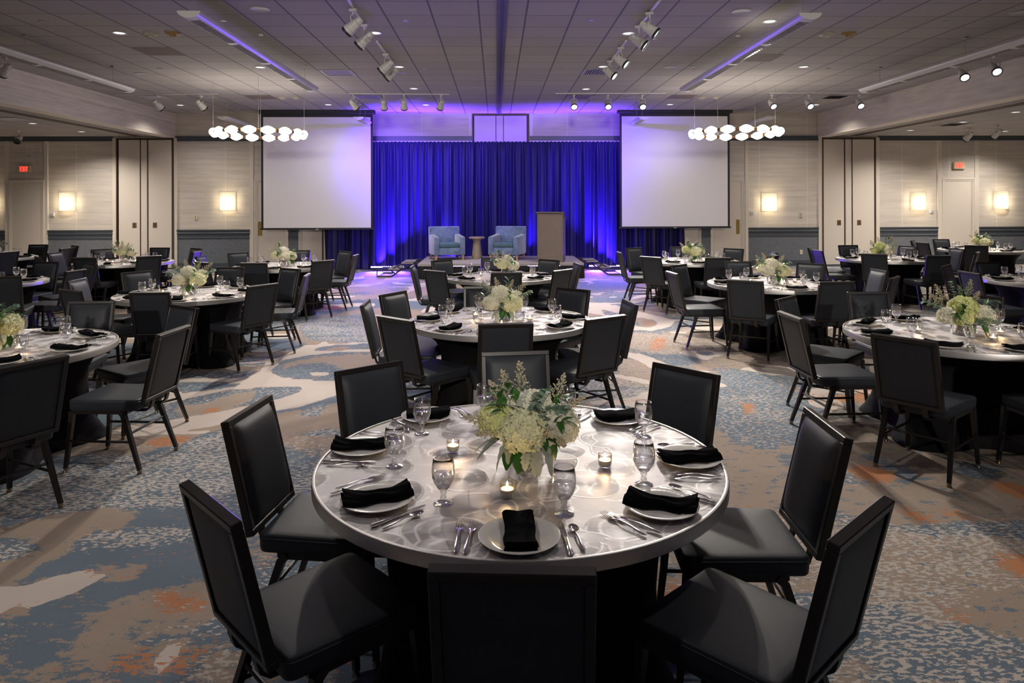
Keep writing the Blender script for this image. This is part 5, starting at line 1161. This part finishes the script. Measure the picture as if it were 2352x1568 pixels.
CHAIRS = [['T1', 0.06, 1.996, 86.0], ['T1', -0.552, 2.275, 42.5], ['T1', -0.667, 2.895, 352.8], ['T1', -0.428, 3.4, 309.9], ['T1', 0.148, 3.644, 276.4], ['T1', 0.687, 3.324, 220.8], ['T1', 0.907, 2.703, 176.6], ['T1', 0.734, 2.133, 132.1], ['T2', 0.02, 5.301, 97.4], ['T2', -0.506, 5.482, 48.7], ['T2', -0.757, 6.056, 1.8], ['T2', -0.662, 6.491, 329.8], ['T2', -0.123, 6.776, 272.2], ['T2', 0.519, 6.633, 229.0], ['T2', 0.779, 5.941, 185.8], ['T2', 0.612, 5.504, 123.2], ['T3', 0.046, 8.894, 102.5], ['T3', -0.53, 9.12, 48.0], ['T3', -0.77, 9.532, 0.7], ['T3', -0.561, 10.229, 314.1], ['T3', 0.031, 10.559, 283.4], ['T3', 0.534, 10.203, 225.3], ['T3', 0.768, 9.728, 186.2], ['T3', 0.575, 9.113, 137.4], ['L1', -2.552, 4.82, 175.1], ['L1', -2.812, 5.579, 235.1], ['L1', -3.528, 5.852, 273.2], ['L1', -2.845, 4.015, 152.7], ['L2', -3.352, 7.21, 90.7], ['L2', -4.021, 7.332, 58.6], ['L2', -4.371, 8.039, 3.4], ['L2', -4.23, 8.725, 326.0], ['L2', -3.596, 9.102, 266.1], ['L2', -2.909, 8.933, 235.7], ['L2', -2.638, 8.406, 186.0], ['L2', -2.763, 7.6, 148.1], ['L3', -3.462, 10.538, 85.3], ['L3', -4.109, 10.647, 54.0], ['L3', -4.464, 11.562, 1.4], ['L3', -4.203, 12.051, 321.7], ['L3', -3.611, 12.496, 266.2], ['L3', -2.946, 12.241, 224.8], ['L3', -2.694, 11.64, 179.3], ['L3', -2.856, 10.763, 137.9], ['L4', -6.542, 11.682, 86.2], ['L4', -7.405, 12.494, 355.7], ['L6', -8.722, 13.736, 184.7], ['L4', -7.195, 13.189, 317.8], ['L4', -6.581, 13.433, 266.5], ['L4', -5.952, 11.856, 135.9], ['L4', -5.978, 13.251, 230.5], ['L4', -5.716, 12.621, 183.1], ['L5', -6.677, 10.134, 266.0], ['L5', -6.081, 9.94, 232.2], ['L5', -5.801, 9.194, 175.9], ['L5', -5.979, 8.746, 112], ['L6', -9.671, 14.678, 272.9], ['L6', -9.144, 12.92, 165.8], ['L6', -8.94, 14.37, 227.3], ['L4', -7.168, 11.777, 42.3], ['R1', 2.839, 4.549, 37.7], ['R1', 2.587, 5.247, 1.6], ['R1', 2.842, 5.927, 314.2], ['R1', 3.513, 6.168, 270.2], ['R1', 4.081, 6.048, 215], ['R2', 2.505, 8.507, 5.2], ['R2', 2.748, 9.24, 314.2], ['R2', 3.49, 9.63, 271.0], ['R2', 4.113, 9.345, 226.1], ['R2', 2.915, 7.866, 55.8], ['R2', 3.613, 7.76, 93.4], ['R2', 4.433, 8.674, 179.0], ['R2', 4.224, 8.043, 138.7], ['R3', 2.484, 11.992, 0.5], ['R3', 2.774, 12.776, 301.4], ['R3', 2.699, 11.162, 41.1], ['R3', 3.534, 12.973, 272.3], ['R3', 4.116, 12.537, 224.8], ['R3', 3.422, 11.079, 88.9], ['R3', 4.358, 11.836, 175.9], ['R3', 4.143, 11.297, 132.0], ['R4', 6.429, 11.565, 45.9], ['R4', 6.987, 11.277, 91.1], ['R4', 6.934, 13.255, 271.1], ['R4', 6.227, 12.881, 329.1], ['R4', 6.045, 12.25, 0.8], ['R4', 7.581, 13.171, 200.5], ['R4', 7.983, 12.486, 180.7], ['R4', 7.813, 11.824, 138.9], ['R5', 6.27, 8.954, 313.6], ['R5', 6.09, 8.341, 0.4], ['R5', 6.947, 9.317, 277.0], ['R6', 9.498, 15.044, 320.2], ['R6', 9.277, 14.438, 1.7], ['R6', 10.099, 15.258, 273.8], ['R6', 9.603, 13.731, 50.4], ['R6', 10.634, 15.067, 225], ['R1', 3.57, 4.36, 92]]
SIDES = {0: 'near', 1: 'near right', 2: 'right', 3: 'far right', 4: 'far', 5: 'far left', 6: 'left', 7: 'near left'}
def sectors(angs):   # unique side of the table for each angle
    out = [None] * len(angs); cand = []
    for i, a in enumerate(angs):
        for s in range(8):
            d = abs(((a - (-90 + 45 * s)) + 180) % 360 - 180); cand.append((d, i, s))
    used = set()
    for d, i, s in sorted(cand):
        if out[i] is None and s not in used: out[i] = s; used.add(s)
    return out
T1P = [(-92, .655, 'L', 2), (-143, .62, 'W', 18), (168, .66, 'W', -8), (127, .69, 'L', 60), (88, .66, 'L', 0), (46, .68, 'L', -35), (-3, .66, 'W', 0), (-45, .64, 'W', 10)]
T1W = {-143: 17, 168: 5, 127: 0, 46: 0, -3: 3, -45: -22}
NEARCUT = ('T1', 'T2', 'L1', 'R1', 'L2', 'R2', 'T3')
tr_ = random.Random(21)
for tn, ((tx, ty), tname) in TBL.items():
    ch = [c for c in CHAIRS if c[0] == tn]
    angs = [math.degrees(math.atan2(c[2] - ty, c[1] - tx)) for c in ch]; sec = sectors(angs)
    base = {'T1': .0}.get(tn, tr_.uniform(-.2, .2))
    TB.put((tx, ty, 0), base, {'T1': 'large round table with swirled metal top nearest the viewer'}.get(tn, 'round metal-topped banquet table, ' + tname))
    for c, s in zip(ch, sec):
        CH.put((c[1], c[2], 0), math.radians(c[3] - 90), 'dark vinyl chair on the %s side of %s' % (SIDES[s], tname))
    # places laid
    if tn == 'T1': places = [(a, rr, k_, w_) for a, rr, k_, w_ in T1P]; ps = sectors([p[0] for p in places])
    else:
        off = 0
        if angs: off = sum((((a - (-90 + 45 * s)) + 180) % 360 - 180) for a, s in zip(angs, sec)) / len(angs)
        off = max(-12, min(12, off)); places = [(-90 + 45 * s + off + tr_.uniform(-3, 3), .63 + tr_.uniform(-.015, .02), tr_.choice('LWWW'), tr_.uniform(-25, 25)) for s in range(8)]; ps = list(range(8))
    zt_ = TZ - .0035
    for (a, rr, kd, nw), s in zip(places, ps):
        ar = math.radians(a); cx, cy = tx + rr * math.cos(ar), ty + rr * math.sin(ar); face = ar + PI     # towards the centre
        rz = face - PI / 2; sd = SIDES[s]
        PL.put((cx, cy, zt_), rz, 'white plate, %s place of %s' % (sd, tname))
        n_ = NL if kd == 'L' else tr_.choice(NW)
        if tn == 'T1' and kd == 'W': n_ = NW[{-143: 0, 168: 2, -3: 1, -45: 0}[a]]
        nrz = rz + math.radians(nw) if kd == 'L' else (math.radians(T1W.get(a, nw)) if tn == 'T1' else (rz if abs(math.sin(rz)) < .8 else rz + PI / 2) + math.radians(nw) * .5)
        n_.put((cx, cy, zt_), nrz, 'black napkin on the %s plate of %s' % (sd, tname))
        ga = ar + math.radians(17.5 + tr_.uniform(-3, 3)); gr = .50 + tr_.uniform(-.025, .025)
        if tn == 'T1':
            g_ = {-92: (-75, .497), -143: (-125, .472), 168: (-174, .486), 127: (142, .53), 88: (105, .575), 46: (65, .57), -3: (25, .60), -45: (-30, .505)}[a]; ga = math.radians(g_[0]); gr = g_[1]
        GB.put((tx + gr * math.cos(ga), ty + gr * math.sin(ga), zt_), ga, 'clear goblet, %s place of %s' % (sd, tname))
        if tn in NEARCUT:
            f_ = Vector((math.cos(face), math.sin(face))); rg = Vector((f_.y, -f_.x)); c_ = Vector((cx, cy))
            for P_, dx, dy, tw, wd in ((FK, -.185, .02, 8, 'outer fork'), (FK, -.155, -.002, 6, 'inner fork'), (KN, .145, .0, 4, 'table knife'), (SPN, .178, .01, 5, 'teaspoon')):
                q = c_ + rg * (dx + tr_.uniform(-.004, .004)) + f_ * (dy + tr_.uniform(-.01, .01))
                q_ = q - Vector((tx, ty))
                if q_.length > TR - .12: q = Vector((tx, ty)) + q_ * ((TR - .125) / q_.length)
                P_.put((q.x, q.y, zt_), rz + math.radians(tr_.uniform(-tw, tw) - (4 if dx < 0 else -6)), '%s, %s place of %s' % ({'outer fork': 'steel outer fork', 'inner fork': 'steel inner fork', 'table knife': 'steel table knife', 'teaspoon': 'steel teaspoon'}[wd], sd, tname))
    # candles
    cb = {'T1': [(161, .283), (-15, .335), (-99, .349)], 'T2': [(150, .25), (-20, .27), (-88, .34)]}.get(tn, [(tr_.uniform(150, 210), .28), (tr_.uniform(-35, 10), .3), (tr_.uniform(-110, -70), .32)])
    for (a, rr), nm in zip(cb, ('left', 'right', 'front')):
        ar = math.radians(a); p = (tx + rr * math.cos(ar), ty + rr * math.sin(ar), zt_)
        CD.put(p, ar, label=('lit votive candle %s of the flowers on %s' % (nm, tname)).replace('front of the', 'before the'), scale=.84)
        if tn in ('T1', 'T2', 'R1', 'L1', 'L2', 'R2'): lamp('candle_light', 'POINT', (p[0], p[1], TZ + .038), .22, (1, .68, .36), shadow_soft_size=.003)
    FP, frz, fo, fs_ = {'T1': (FA, 0, (.03, -.03), .97), 'T2': (FB, 0, (.03, .0), 1.0), 'T3': (FB, 2.2, (.07, -.05), 1.0), 'R1': (FC, 0, (.02, -.03), 1.05), 'L1': (FA, 1.9, (.0, .0), 1.0), 'L2': (FB, .3, (.0, .0), 1.05), 'R2': (FB, .25, (.0, .0), 1.05)}.get(tn, (tr_.choice((FA, FB, FC)), tr_.uniform(0, 6), (0, 0), 1.05))
    FP.put((tx + fo[0], ty + fo[1], zt_), frz, 'white hydrangea centrepiece on ' + tname, None, fs_)
for pr in [CH, TB, PL, NL, GB, CD, FK, SPN, KN, FA, FB, FC, DN, HD, HD2, SCN] + NW:
    if not pr.used:
        for c in list(pr.o.children_recursive) + [pr.o]: bpy.data.objects.remove(c)
